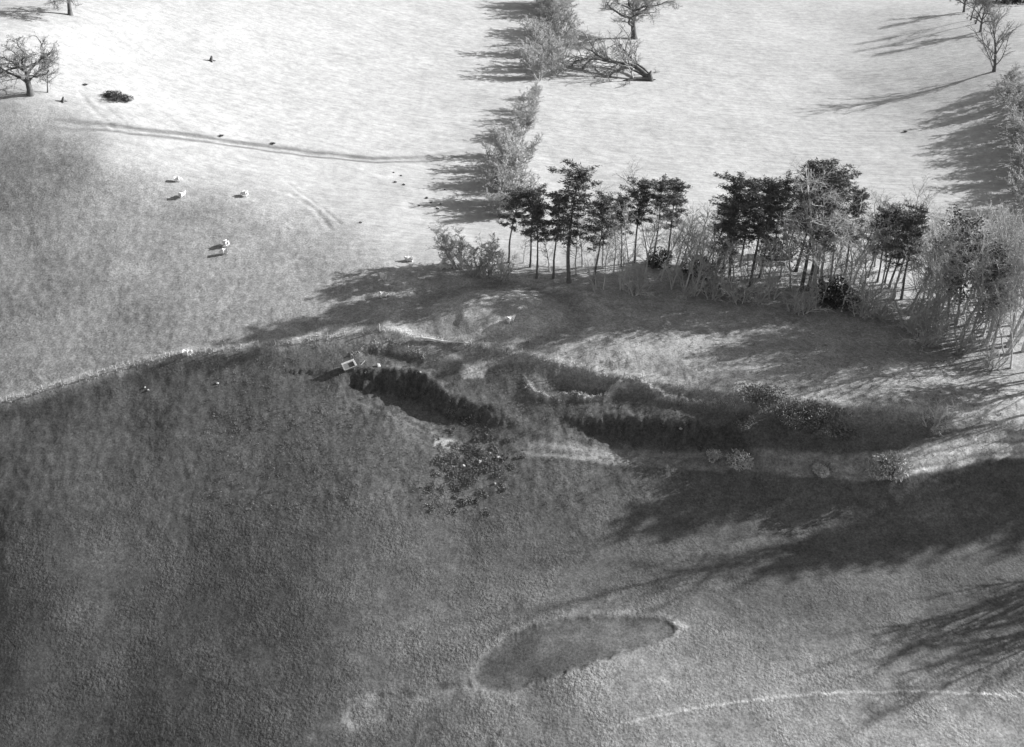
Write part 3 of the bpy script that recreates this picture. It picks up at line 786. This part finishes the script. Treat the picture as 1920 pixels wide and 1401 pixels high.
for i, (bx, by, h, k) in enumerate(RIGHT):
    p = ground(bx, by)
    o = plant('bare_tree', slim[k], 17.5, p, size_px(p, h), '%s bare tree%s, %s from left in the thicket ending the wood' % (['pale', 'grey'][k % 2], ' with dark ivy' if i in ivy_on else '', ORD[i]), 'bare tree', 'tall leafless trees at the right end of the wood', sq=random.uniform(1.15, 1.6), tilt=(random.gauss(0, .05), random.gauss(0, .05)))
    if i in ivy_on:
        rnd = random.Random(i); pts, dirs = [], []
        segs = [s for s in slim[k][2][0] + slim[k][2][1] if s[0][2] > 4]
        for _ in range(2600):
            s = rnd.choice(segs); t = rnd.random(); q = tuple(s[0][j] + (s[1][j] - s[0][j]) * t for j in range(3))
            pts.append(vadd(q, (rnd.gauss(0, .4), rnd.gauss(0, .4), rnd.gauss(0, .35)))); dirs.append((rnd.gauss(0, 1), rnd.gauss(0, 1), rnd.gauss(0, 1)))
        add('ivy', blades(pts, dirs, .4, .12, M_IVY, 'ivy', i), o)
p = ground(1895, 691)
plant('bare_tree', slim[2], 17.5, p, 16.5, 'pale leaning trunk standing alone on the grass below the wood\'s right end', 'bare tree', rz=2.1, tilt=(0, math.radians(9)))
p = ground(1623, 558)

# undergrowth along the foot of the wood
MID = [(1118, 545, 74, 2), (1168, 542, 88, 3), (1205, 552, 62, 0), (1258, 540, 84, 1), (1300, 552, 96, 3), (1338, 552, 84, 2), (1395, 556, 88, 0), (1446, 560, 84, 3), (1535, 580, 70, 2), (1612, 575, 92, 3), (1650, 590, 80, 1), (1700, 618, 92, 0), (1758, 628, 100, 1), (1800, 645, 104, 2), (1850, 640, 110, 3), (1885, 665, 105, 1)]
for i, (bx, by, h, k) in enumerate(MID):
    p = ground(bx, by)
    plant('bushy_tree', mid[k], 8.0, p, size_px(p, h), 'low many-stemmed bare tree at the foot of the wood, %s from the left' % ORD[i], 'bare tree', 'low bare trees at the foot of the wood', sq=random.uniform(1.0, 1.4), tilt=(random.gauss(0, .04), random.gauss(0, .05)))
UNDER = [(1188, 553, 46, 2), (1286, 556, 40, 2), (1332, 560, 50, 0), (1385, 565, 62, 2), (1418, 567, 52, 0), (1486, 584, 44, 0), (1506, 588, 46, 2), (1608, 592, 58, 0), (1628, 588, 62, 2), (1655, 600, 40, 1),
         (1716, 625, 60, 0), (1734, 645, 66, 2), (1752, 640, 60, 1), (1800, 660, 60, 3), (1860, 690, 55, 1), (912, 520, 46, 1), (944, 523, 52, 0), (888, 516, 42, 3)]
UNDER.sort()
for i, (bx, by, h, k) in enumerate(UNDER):
    p = ground(bx, by)
    plant('bare_shrub', shrub[k], 3.6, p, size_px(p, h), '%s leafless shrub along the foot of the wood, %s from the left' % (['pale', 'grey'][k % 2], ORD[i]), 'shrub', 'shrubs along the foot of the wood', names=('stem', 'twigs'), sq=1.15)
p = ground(860, 502)
plant('thorn_tree', hedge[0], 8.0, p, size_px(p, 78), 'wide twiggy thorn tree at the left tip of the wood', 'thorn tree', names=('trunk', 'crown'), sq=1.3)
p = ground(895, 505)
plant('thorn_tree', hedge[2], 8.0, p, size_px(p, 66), 'low thorn tree between the wood\'s left tip and its first pine', 'thorn tree', names=('trunk', 'crown'), sq=1.3)
for bx, by, h, lab in ((1234, 497, 26, 'dark rounded evergreen bush under the pines left of the wood\'s gap'), (1316, 520, 34, 'dark evergreen bush left of the big pine clump'), (1462, 487, 34, 'dark evergreen bush behind the big pine clump'), (1566, 570, 40, 'dark evergreen bush among the front trunks of the wood')):
    p = ground(bx, by)
    plant('holly_bush', holly[bx % 2], 2.4, p, size_px(p, h), lab, 'bush', names=('stem', 'foliage'))

# pines and leafless trees of the same wood beyond the right edge: their long shadows lie on the low field
def base_for_shadow(px, py, h):
    """foot of a tree of height h whose tip shades the given ground point"""
    q = ground(px, py)
    t = np.arange(10, 260, 1.0)
    k = int(np.argmax(q.z + sun_dir.z * t - relief(q.x + sun_dir.x * t, q.y + sun_dir.y * t) > h))
    a = q + sun_dir * float(t[k])
    return Vector((a.x, a.y, H(a.x, a.y)))
CAST = [(1130, 1125, 25, 's', 1), (890, 1195, 27, 's', 3), (1010, 1110, 26, 's', 5), (1530, 1245, 20, 'o', 0), (1600, 1285, 20, 'o', 1), (1750, 1180, 19, 's', 2), (1500, 1330, 23, 's', 4), (1850, 1200, 18, 's', 5)]
# a broken belt across the sun's path: (distance across that path, distance towards the sun, height, shape)
BELT = [(88.7, 147, 23, 'p', 3), (89.4, 152, 22, 'p', 1), (90, 160, 22, 's', 3), (87.3, 156, 22, 'p', 3), (86, 163, 22, 'p', 1), (84.7, 172, 22, 'p', 3), (83, 177, 22, 's', 0), (82, 181, 22, 'p', 1), (80, 187, 22, 'p', 3), (88, 174, 21, 's', 2), (85.5, 152, 20, 's', 4), (89.2, 172, 21, 'p', 3),
        (101.2, 140, 24, 'p', 4), (102.5, 138, 23, 's', 3), (104, 144, 24, 'p', 2), (104.5, 136, 24, 'p', 2), (106.5, 141, 22, 's', 2)]
feet = []
for bx, by, h, t, k in CAST:
    p = base_for_shadow(bx, by, h)
    if 960 + px_per_m(p) * p.x < 1925: continue
    feet.append((p.x, p, h, ('bare_tree', slim[k], 17.5, 'bare tree') if t == 's' else ('bare_tree', fan[1], 16.0, 'bare tree')))
for v_, u_, h, t, k in BELT:
    x_, y_ = u_ * math.cos(SUN_AZ) - v_ * math.sin(SUN_AZ), u_ * math.sin(SUN_AZ) + v_ * math.cos(SUN_AZ)
    feet.append((x_, Vector((x_, y_, H(x_, y_))), h, ('pine_tree', pine[k], 22.0, 'pine tree') if t == 'p' else ('bare_tree', slim[k], 17.5, 'bare tree')))
feet.sort(key=lambda a: a[0])
for i, (_, p, h, o) in enumerate(feet):
    plant(o[0], o[1], o[2], p, h, '%s beyond the right end of the wood, %s in its row' % (o[3], ORD[i]), o[3], 'trees beyond the right end of the wood')

# ------------------------------------------------------------------ the leafless hedgerow between the far fields
HEDGE = [(1058, 12, 60), (1046, 28, 52), (1030, 26, 48), (1050, 62, 50), (1034, 80, 52), (1046, 100, 48), (1022, 108, 56), (1030, 128, 44), (1010, 150, 50), (1000, 186, 26), (990, 214, 34),
         (984, 246, 40), (970, 262, 30), (948, 262, 24), (978, 300, 44), (962, 318, 56), (944, 330, 52), (966, 358, 60), (948, 380, 60), (972, 395, 56), (935, 402, 40)]
HEDGE += [(1040, 8, 56), (1020, 60, 50), (1040, 140, 40), (1012, 128, 48), (985, 230, 36), (955, 300, 50), (940, 352, 50), (958, 395, 58)]
HEDGE.sort(key=lambda a: a[1])
for i, (bx, by, h) in enumerate(HEDGE):
    p = ground(bx, by)
    plant('hedge_tree', hedge[i % 4], 8.0, p, size_px(p, h * 1.25), 'pale twiggy hedge tree, %s down the hedgerow between the far fields' % ORD[i], 'hedge tree', 'hedgerow between the far fields', sq=1.4)
# ------------------------------------------------------------------ the right-hand hedge
HEDGE_R = [(1886, 168, 44), (1900, 205, 52), (1908, 238, 56), (1915, 272, 60), (1922, 305, 60), (1930, 340, 62), (1938, 378, 64), (1948, 415, 66), (1935, 255, 60), (1945, 320, 60)]
HEDGE_R += [(1894, 186, 48), (1912, 222, 52), (1926, 285, 58), (1934, 325, 60), (1944, 360, 62), (1940, 398, 62)]
HEDGE_R.sort(key=lambda a: a[1])
for i, (bx, by, h) in enumerate(HEDGE_R):
    p = ground(bx, by)
    plant('hedge_tree', hedge[(i + 1) % 4], 8.0, p, size_px(p, h), 'twiggy hedge tree at the right edge, %s down from the big spreading tree' % ORD[i], 'hedge tree', 'hedge along the right edge', sq=1.7)
# ------------------------------------------------------------------ single trees of the far fields
def lone(name, parts, nominal, bx, by, h, label, cat='tree', rz=None, sq=1.0):
    p = ground(bx, by)
    return plant(name, parts, nominal, p, size_px(p, h), label, cat, rz=rz, sq=sq)
lone('oak_tree', oak[0], 12.5, 132, 28, 120, 'big dark oak at the top left, only its trunk in view', 'oak tree', .4)
lone('oak_tree', oak[1], 12.5, 57, 176, 98, 'dark spreading oak on the left shoulder of the hill', 'oak tree', 2.0, 1.25)
lone('bare_tree', bare_parts(139, dict(S_SLIM, rmin=.018, r=.26), M_DARK), 17.5, 89, 173, 72, 'small slim tree just right of the spreading hillside oak', 'bare tree', 1.0, 1.1)
lone('oak_tree', oak[2], 12.5, 1189, 72, 108, 'dark gnarled oak standing alone right of the hedgerow', 'oak tree', 5.2, 1.5)
lone('bare_tree', fan[0], 16.0, 1864, 134, 118, 'large dark tree with fanned upright limbs above the right-hand hedge', 'bare tree', 1.2, 1.5)
for bx, by, h, k, sq, lab in ((1807, 23, 60, 0, 1.0, 'furthest and smallest tree of the top right row'), (1820, 38, 84, 1, 1.2, 'second tree of the top right row, leaning trunk'), (1829, 45, 92, 2, 1.1, 'third and tallest tree of the top right row'), (1838, 60, 70, 0, .9, 'nearest slim tree of the top right row')):
    lone('bare_tree', bare_parts(140 + k, dict(S_SLIM, rmin=.017, r=.26), M_DARK) if k else oak[0], 17.5 if k else 12.5, bx, by, h, lab, 'bare tree', None, sq)
p = ground(1903, 4)
plant('holly_bush', holly[0], 2.4, p, 5.5, 'dark evergreen bush in the extreme top right corner', 'bush', names=('stem', 'foliage'), sq=2.2)

# the fallen oak: limbs thrown out to the left of its torn stump
def fallen_tree():
    p = ground(1218, 151)
    o = thing('fallen_tree', p, 'fallen dark oak with torn stump, limbs lying to the left', 'fallen tree')
    rnd = random.Random(5); out = [[] for _ in range(6)]
    S = dict(S_OAK, kids=[14, 8, 6], seg=[9, 5, 4, 2], gnarl=[.16, .25, .3, .3], trop=[-.03, .01, .0, 0], ratio=[.5, .5, .45], ang=[.7, .75, .8], start=[.3, .2, .2])
    for d, L, r in (((-.72, .62, .42), 21, .6), ((-.9, -.12, .2), 18, .5), ((-.4, .85, .55), 15, .48), ((-.85, .3, .3), 17, .4)):
        grow(out, rnd, (0, 0, .5), vnorm(d), L, r, 0, S)
    lim = out[0]; tw = out[1] + out[2] + out[3] + out[4]
    o.scale = (1.25, 1.25, 1.15)
    keep = lambda s: s[1][2] > -1.5
    st = [((.3, -.2, -.2), (-.1, .1, 1.6), .75, .6), ((-.1, .1, 1.6), (.25, .2, 2.6), .55, .12), ((-.1, .1, 1.5), (-.5, -.2, 2.3), .4, .1), ((.5, .1, .2), (1.5, -.3, .3), .3, .08), ((.3, .3, .2), (1.0, .9, .15), .25, .08)]
    add('stump', tubes(st, 8, M_DARK, 'stump'), o)
    add('limbs', tubes([s for s in lim if keep(s)], 6, M_DARK, 'limbs'), o)
    add('branches', tubes([s for s in tw if keep(s)], 3, M_TWIG, 'branches'), o)
fallen_tree()

# ------------------------------------------------------------------ bushes on the slopes
for bx, by, wpx, k, lab in ((1337, 860, 24, 0, 'small pale gorse bush, leftmost along the lower side of the track'), (1385, 878, 38, 1, 'pale gorse bush of two lobes, second from the left along the track'),
                            (1540, 890, 26, 2, 'low pale gorse bush midway along the track'), (1563, 886, 16, 0, 'tiny gorse bush just right of the low midway gorse bush'),
                            (1640, 890, 32, 1, 'pale gorse bush directly left of the largest gorse'), (1674, 896, 52, 2, 'largest and brightest gorse bush, below the sunlit bend of the track')):
    p = ground(bx, by)
    plant('gorse_bush', gorse[k], 2.0, p, wpx / px_per_m(p), lab, 'gorse bush', 'gorse bushes below the track', names=('stem', 'foliage'), sq=.95)
for bx, by, wpx, k, lab in ((1490, 790, 62, 0, 'dark bramble thicket on the scarp, left half of the pair'), (1545, 796, 80, 1, 'dark bramble thicket on the scarp, right half of the pair'), (1425, 752, 62, 1, 'dark bramble bush against the fence line'), (1392, 822, 34, 0, 'low dark bush at the end of the long soil face'), (1588, 816, 30, 1, 'small dark bush below the bramble pair')):
    p = ground(bx, by)
    plant('bramble_bush', bramble[k], 4.5, p, wpx / px_per_m(p), lab, 'bramble bush', 'bramble bushes on the scarp', names=('stem', 'foliage'))
for i, (bx, by, wpx) in enumerate(((206, 182, 18), (220, 187, 26), (238, 190, 20))):
    p = ground(bx, by)
    plant('gorse_bush', holly[i % 2], 3.4, p, wpx / px_per_m(p), 'dark gorse clump right of the hillside oak, %s of three' % ['left', 'middle', 'right'][i], 'gorse bush', 'gorse clump on the hillside', names=('stem', 'foliage'))
p = ground(1745, 802)
plant('bare_shrub', shrub[0], 3.6, p, 4.6, 'wide pale leafless shrub on the bank beside the track bend', 'shrub', names=('stem', 'twigs'), sq=1.5)

# ------------------------------------------------------------------ fence
M_POST = material('weathered_timber', .45, var=.3, scale=6)
M_WIRE = material('fence_wire', .3, var=.1, rough=.5, spec=.4)
post_me = tubes([((0, 0, -.3), (0, 0, .55), .055, .052), ((0, 0, .55), (.01, 0, 1.18), .052, .05), ((.01, 0, 1.18), (.01, 0, 1.2), .05, .01)], 7, M_POST, 'post', False)
def fence(line, label, spacing=3.0, skip=()):
    pts = [np.array(p[:2]) for p in line]
    pos, carry = [], 0.0
    for a, b in zip(pts[:-1], pts[1:]):
        L = np.linalg.norm(b - a); t = carry
        while t < L:
            pos.append(a + (b - a) * t / L); t += spacing
        carry = t - L
    p0 = Vector((*pos[0], H(*pos[0])))
    o = thing('post_and_wire_fence', p0, label, 'fence')
    tops = []
    for q in pos:
        z = H(*q)
        e = add('post', post_me, o, Vector((q[0], q[1], z)) - p0)
        e.rotation_euler = (random.gauss(0, .06), random.gauss(0, .06), random.random() * 6); e.scale = (1, 1, random.uniform(.85, 1.1))
        tops.append(Vector((q[0], q[1], z)) - p0)
    for hgt in (.45, .8, 1.08):
        segs = [(tuple(a + Vector((0, 0, hgt))), tuple(b + Vector((0, 0, hgt))), .008, .008) for a, b in zip(tops[:-1], tops[1:])]
        add('wire', tubes(segs, 3, M_WIRE, 'wire'), o)
    return o
fence(fl_w, 'post and wire fence along the top of the left-hand bank')
fence(fr_w[1:], 'post and wire fence along the top of the quarry scarp to the right')

# corner post with its strut where the two fences meet
p = ground(712, 621)
o = thing('corner_post', p, 'stout pale corner post with slanting strut at the fence bend', 'post')
add('post', tubes([((0, 0, -.3), (0, 0, 1.5), .1, .09)], 8, M_POST, 'post'), o)
add('strut', tubes([((-1.5, -.35, 0), (-.05, 0, 1.2), .06, .06)], 6, M_POST, 'strut'), o)
# long pale fallen log against the fence
a, b = ground(780, 637), ground(884, 648)
o = thing('fallen_log', a, 'long pale fallen log lying along the fence', 'log')
v = b - a
ks = [(i / 8) for i in range(9)]
ln_ = [tuple(v * t + Vector((0, 0, .35 + .12 * math.sin(t * 9)))) for t in ks]
M_LOG = material('bleached_wood', .62, var=.25, scale=3)
add('trunk', tubes([(p_, q_, .24 * (1 - .65 * t), .24 * (1 - .65 * (t + .125))) for p_, q_, t in zip(ln_[:-1], ln_[1:], ks)], 7, M_LOG, 'trunk'), o)
rnd = random.Random(3)
add('branches', tubes([(ln_[k], vadd(ln_[k], (rnd.uniform(-.4, .4), rnd.uniform(-.6, .6), rnd.uniform(.3, 1.1))), .05, .02) for k in (1, 3, 4, 6, 7, 7, 8, 8, 8)], 4, M_LOG, 'branches'), o)
p = ground(868, 643)
plant('brush_heap', shrub[3], 3.6, p, 2.0, 'dark tangle of dead branches at the right end of the fallen log', 'brushwood', names=('stem', 'twigs'), sq=1.4)

# pale brushwood pile beside the thorn tree
p = ground(832, 501)
o = thing('brushwood_pile', p, 'pale pile of cut branches left of the thorn tree', 'brushwood')
rnd = random.Random(11); sg = []
for _ in range(90):
    a = rnd.random() * 6.28; r_ = rnd.uniform(.6, 1.9); a2 = a + rnd.uniform(1.6, 4.6)
    sg.append(((math.cos(a) * r_, math.sin(a) * r_ * .7, rnd.uniform(0, .3)), (math.cos(a2) * r_ * .5, math.sin(a2) * r_ * .4, rnd.uniform(.6, 1.5) * (2.1 - r_) + .2), rnd.uniform(.03, .08), .025))
add('branches', tubes(sg, 5, M_LOG, 'branches'), o)

# ------------------------------------------------------------------ tilted feed trough and pale block on the soil bank
import bmesh
def box_mesh(name, boxes, mat, bev=.02):
    bm = bmesh.new()
    for (cx, cy, cz, sx, sy, sz) in boxes:
        r = bmesh.ops.create_cube(bm, size=1.0)
        for v_ in r['verts']: v_.co = Vector((cx + v_.co.x * sx, cy + v_.co.y * sy, cz + v_.co.z * sz))
    bmesh.ops.bevel(bm, geom=bm.edges[:], offset=bev, segments=1, affect='EDGES')
    me = bpy.data.meshes.new(name); bm.to_mesh(me); bm.free(); me.materials.append(mat)
    return me
M_WHITE = material('weathered_pale_board', .42, var=.3, scale=3)
M_OLD = material('old_grey_board', .26, var=.4, scale=4)
M_INSIDE = material('trough_inside', .16, var=.3, scale=3)
p = ground(655, 690)
o = thing('feed_trough', p + Vector((0, 0, .1)), 'white-rimmed wooden trough tilted on the end of the soil bank', 'trough', rz=math.radians(-28))
o.rotation_euler = (math.radians(24), math.radians(-8), math.radians(28))
for nm, bx_, m in (('side_board', (0, .6, .55, 2.3, .34, .34), M_WHITE), ('side_board', (0, -.68, .55, 2.3, .14, .28), M_OLD), ('end_board', (1.02, -.1, .55, .32, 1.0, .33), M_WHITE), ('end_board', (-1.1, 0, .55, .16, 1.28, .30), M_OLD), ('floor_board', (0, 0, .42, 2.1, 1.22, .05), M_INSIDE)):
    add(nm, box_mesh(nm, [bx_], m), o)
for sx in (-1, 1):
    for sy in (-1, 1):
        add('leg', box_mesh('leg', [(sx * .95, sy * .52, .18, .1, .1, .46)], M_WHITE), o)
p = ground(712, 716)
o = tag(add('feed_sack', box_mesh('feed_sack', [(0, 0, .22, .62, .95, .42)], M_WHITE, .14), None, p), 'small white sack lying on the dark soil bank', 'sack')
o.rotation_euler = (math.radians(20), .1, math.radians(25))
p = ground(680, 683)
o = tag(add('plank', box_mesh('plank', [(0, 0, .2, 1.5, .16, .06)], M_WHITE), None, p), 'pale loose plank beside the tilted trough', 'plank')
o.rotation_euler = (0, -.3, math.radians(55))

# ------------------------------------------------------------------ stumps, stones and molehills
M_STONE = material('grey_stone', .3, var=.3, scale=4, bump=.03)
M_SOIL = material('dark_soil', .07, var=.4, scale=5)
def lump(name, seed, sx, sy, sz, mat, sub=2):
    bm = bmesh.new(); bmesh.ops.create_icosphere(bm, subdivisions=sub, radius=1)
    rnd = random.Random(seed); ph = [rnd.uniform(0, 6) for _ in range(6)]
    for v_ in bm.verts:
        c = v_.co; k = 1 + .18 * math.sin(c.x * 3 + ph[0]) * math.sin(c.y * 3.4 + ph[1]) + .12 * math.sin(c.z * 5 + ph[2] + c.x * 4) + rnd.gauss(0, .04)
        v_.co = Vector((c.x * k * sx, c.y * k * sy, max(c.z, -.25) * k * sz))
    me = bpy.data.meshes.new(name); bm.to_mesh(me); bm.free(); me.materials.append(mat)
    return me
for bx, by, r_, lab in ((396, 114, .85, 'dark upright tree stump alone in the top left field'), (118, 190, .65, 'dark low stump below the slim tree by the hillside oak')):
    p = ground(bx, by)
    o = thing('tree_stump', p, lab, 'stump')
    add('bole', tubes([((0, 0, -.2), (.1, 0, r_ * .6), r_ * .75, r_ * .5), ((.1, 0, r_ * .6), (.3, .1, r_ * 1.5), r_ * .5, r_ * .25), ((.3, .1, r_ * 1.5), (.32, .1, r_ * 1.55), r_ * .25, .02)], 9, M_DARK, 'bole'), o)
    add('roots', tubes([((0, 0, .2), (math.cos(a) * r_ * 1.4, math.sin(a) * r_ * 1.4, -.1), r_ * .3, r_ * .08) for a in (0.3, 1.6, 2.7, 3.9, 5.2)], 6, M_DARK, 'roots'), o)
for bx, by, lab in ((415, 256, 'dark rush clump above the old sunken track, left one'), (512, 270, 'dark rush clump above the old sunken track, right one'), (1697, 248, 'tiny dark clump alone in the right-hand far field'), (160, 160, 'dark rush clump uphill of the gorse clump')):
    p = ground(bx, by)
    rnd = random.Random(bx); n_ = 120
    pts = [(rnd.gauss(0, .24), rnd.gauss(0, .15), 0) for _ in range(n_)]
    o = tag(add('rush_clump', blades(pts, [(q[0] + rnd.gauss(0, .2), q[1] + rnd.gauss(0, .2), .8) for q in pts], .42, .04, M_HOLLY, 'rush_clump', bx), None, p), lab, 'rushes')
mole = lump('molehill', 3, .28, .26, .24, M_SOIL)
for bx, by in ((738, 324), (752, 330), (757, 347), (741, 342), (800, 372), (808, 380), (786, 386), (826, 383), (834, 356), (820, 392), (676, 418)):
    p = ground(bx, by)
    o = tag(add('molehill', mole, None, p), 'small dark molehill on the bright slope left of the hedgerow foot', 'molehill', 'molehills on the bright slope')
    o.rotation_euler = (0, 0, bx); o.scale = (random.uniform(.8, 1.4),) * 3
stones = [lump('stone', s, .34, .27, .24, M_STONE) for s in range(4)]
for i, (bx, by, s, lab) in enumerate(((868, 875, 1.7, 'pale stone at the left of the rubble patch'), (900, 866, 1.5, 'pale stone at the middle of the rubble patch'), (918, 850, 1.2, 'pale stone at the top of the rubble patch'), (934, 858, 1.4, 'pale stone at the right of the rubble patch'), (928, 907, 1.0, 'pale stone at the foot of the rubble patch'),
                                      (1273, 835, 1.2, 'pale stone on the track below the soil face'), (1244, 850, .8, 'small pale stone at the track edge'), (278, 733, 1.0, 'pale stone on the dark bank below the left fence, larger'), (272, 728, .8, 'pale stone on the dark bank below the left fence, smaller'), (408, 720, 1.0, 'pale stone beside the faint track below the left fence'), (790, 736, 1.0, 'pale stone at the foot of the dark soil bank'))):
    p = ground(bx, by)
    o = tag(add('stone', stones[i % 4], None, p), lab, 'stone', 'scattered stones'); o.scale = (s * .75,) * 3; o.rotation_euler = (0, 0, i * 1.3)

# ------------------------------------------------------------------ sheep
M_FLEECE = material('sheep_fleece', .6, var=.08, scale=8, bump=.02)
def sheep_mesh(name, pose):
    if pose == 'graze': head = [(.62, .62, .20), (.82, .38, .13), (.95, .20, .075)]
    elif pose == 'stand': head = [(.66, .86, .20), (.80, 1.02, .14), (.98, .93, .085)]
    else: head = [(.62, .60, .20), (.76, .76, .14), (.94, .68, .085)]
    dz = -.32 if pose == 'lie' else 0
    J = [(-.50, 0, .72 + dz, .33), (-.2, 0, .70 + dz, .40), (.15, 0, .70 + dz, .40), (.42, 0, .74 + dz, .32)]
    E = [(0, 1), (1, 2), (2, 3)]
    last = 3
    for x_, z_, r_ in head:
        J.append((x_, 0, z_ + (0 if pose != 'lie' else 0), r_)); E.append((last, len(J) - 1)); last = len(J) - 1
    for sy in (-1, 1):
        for root, x_ in ((0, -.5), (3, .40)):
            if pose == 'lie':
                ch = [(x_ + .05, sy * .2, .24, .09), (x_ + .25, sy * .3, .09, .05), (x_ + .42, sy * .3, .06, .04)]
            else:
                k = .04 * sy
                ch = [(x_, sy * .15, .50, .10), (x_ + k, sy * .15, .27, .05), (x_ + .02 - k, sy * .15, .03, .045)]
            pr = root
            for c in ch: J.append(c); E.append((pr, len(J) - 1)); pr = len(J) - 1
        J.append((head[1][0] - .06, sy * .17, head[1][1] + .06, .035)); E.append((5, len(J) - 1))
    J.append((-.72, 0, .6 + dz, .06)); E.append((0, len(J) - 1))
    me = bpy.data.meshes.new(name); me.from_pydata([j[:3] for j in J], E, [])
    o = bpy.data.objects.new(name, me); COL.objects.link(o)
    sk = o.modifiers.new('skin', 'SKIN'); ss = o.modifiers.new('sub', 'SUBSURF'); ss.levels = 2; ss.render_levels = 2
    if not me.skin_vertices: me.skin_vertices.new()
    for i, j in enumerate(J):
        v_ = me.skin_vertices[0].data[i]; v_.radius = (j[3], j[3]); v_.use_root = (i == 1)
    dg = bpy.context.evaluated_depsgraph_get()
    m2 = bpy.data.meshes.new_from_object(o.evaluated_get(dg)); m2.name = name
    bpy.data.objects.remove(o); bpy.data.meshes.remove(me)
    m2.materials.clear(); m2.materials.append(M_FLEECE)
    for pl in m2.polygons: pl.use_smooth = True
    return m2
SHEEP = {k: sheep_mesh('sheep', k) for k in ('graze', 'stand', 'lie')}
for bx, by, pose, rz, lab in (
        (343, 370, 'stand', 60, 'white sheep facing uphill, left of a pair on the upper slope'), (334, 341, 'graze', 15, 'white sheep furthest up the left slope, by a faint rut'), (459, 368, 'graze', 160, 'white sheep on the brow right of the one facing uphill'),
        (424, 461, 'graze', 140, 'upper sheep of the close pair in the left field'), (421, 477, 'graze', 200, 'lower sheep of the close pair in the left field'), (767, 489, 'lie', 175, 'white sheep lying at the edge of the wood\'s shadow'),
        (718, 524, 'stand', 130, 'white sheep standing left of the shaded ruts'), (720, 558, 'graze', 20, 'white grazing sheep just below the shaded ruts'), (958, 603, 'stand', 40, 'white sheep standing at the foot of the grassy mound'), (351, 664, 'lie', 0, 'white sheep resting against the left fence')):
    p = ground(bx, by)
    o = tag(add('sheep', SHEEP[pose], None, p), lab, 'sheep', 'sheep in the pasture')
    o.rotation_euler = (0, 0, math.radians(rz)); o.scale = (1.08,) * 3

# ------------------------------------------------------------------ rough growth nobody could count
def tufts(name, pos, nb, ln, wd, mat, label, seed, up=.9):
    r = np.random.default_rng(seed)
    pos = np.asarray(pos); n = len(pos)
    xy = np.repeat(pos, nb, 0) + r.normal(size=(n * nb, 2)) * .16
    z = height(xy[:, 0], xy[:, 1], False) - .02
    d = np.column_stack([r.normal(size=(n * nb, 2)) * .55, np.full(n * nb, up)])
    o = add(name, blades(np.column_stack([xy, z]), d, ln, wd, mat, name, seed))
    o['kind'] = 'stuff'; o['label'] = label; o['category'] = 'vegetation'
M_SCRUB = material('scrub_leaves', .2, var=.55, scale=.7)
M_DRY = material('dry_grass', .40, var=.35, scale=1.5)
M_RANK = material('rank_grass', .15, var=.4, scale=1.5)
r = np.random.default_rng(21)
pos = []
for line in (fl_w, fr_w):
    for a, b in zip(line[:-1], line[1:]):
        L = math.hypot(b[0] - a[0], b[1] - a[1])
        for _ in range(int(L * 5)):
            t = r.random(); pos.append((a[0] + (b[0] - a[0]) * t + r.normal() * .25, a[1] + (b[1] - a[1]) * t + abs(r.normal()) * .9 - .3))
for pts in (CUT_C, CUT_D):
    for a, b in zip(pts[:-1], pts[1:]):
        L = math.hypot(b[0] - a[0], b[1] - a[1])
        for _ in range(int(L * 9)):
            t = r.random(); pos.append((a[0] + (b[0] - a[0]) * t + r.normal() * .3, a[1] + (b[1] - a[1]) * t + r.normal() * .35))
tufts('dry_grass', pos, 7, .38, .03, M_DRY, 'pale dry grass along the fences and scarp lips', 22)
c = np.array(ground_xy(882, 862))
q = r.normal(size=(110, 2)) * np.array([3.2, 3.6]) + c
q = np.repeat(q, 9, 0) + r.normal(size=(990, 2)) * .35
tufts('bramble_scrub', q, 14, .3, .05, M_SCRUB, 'ragged bramble and bracken scrub spilling down below the track end', 23, .5)
pos = []
while len(pos) < 2600:
    a, b = r.uniform(380, 1900), r.uniform(650, 900)
    p = at(a, b, -5 if b > 760 else -2)
    pos.append(p)
tufts('rank_grass', pos, 7, .34, .03, M_RANK, 'rank grass tussocks over the scarp below the fence', 24)
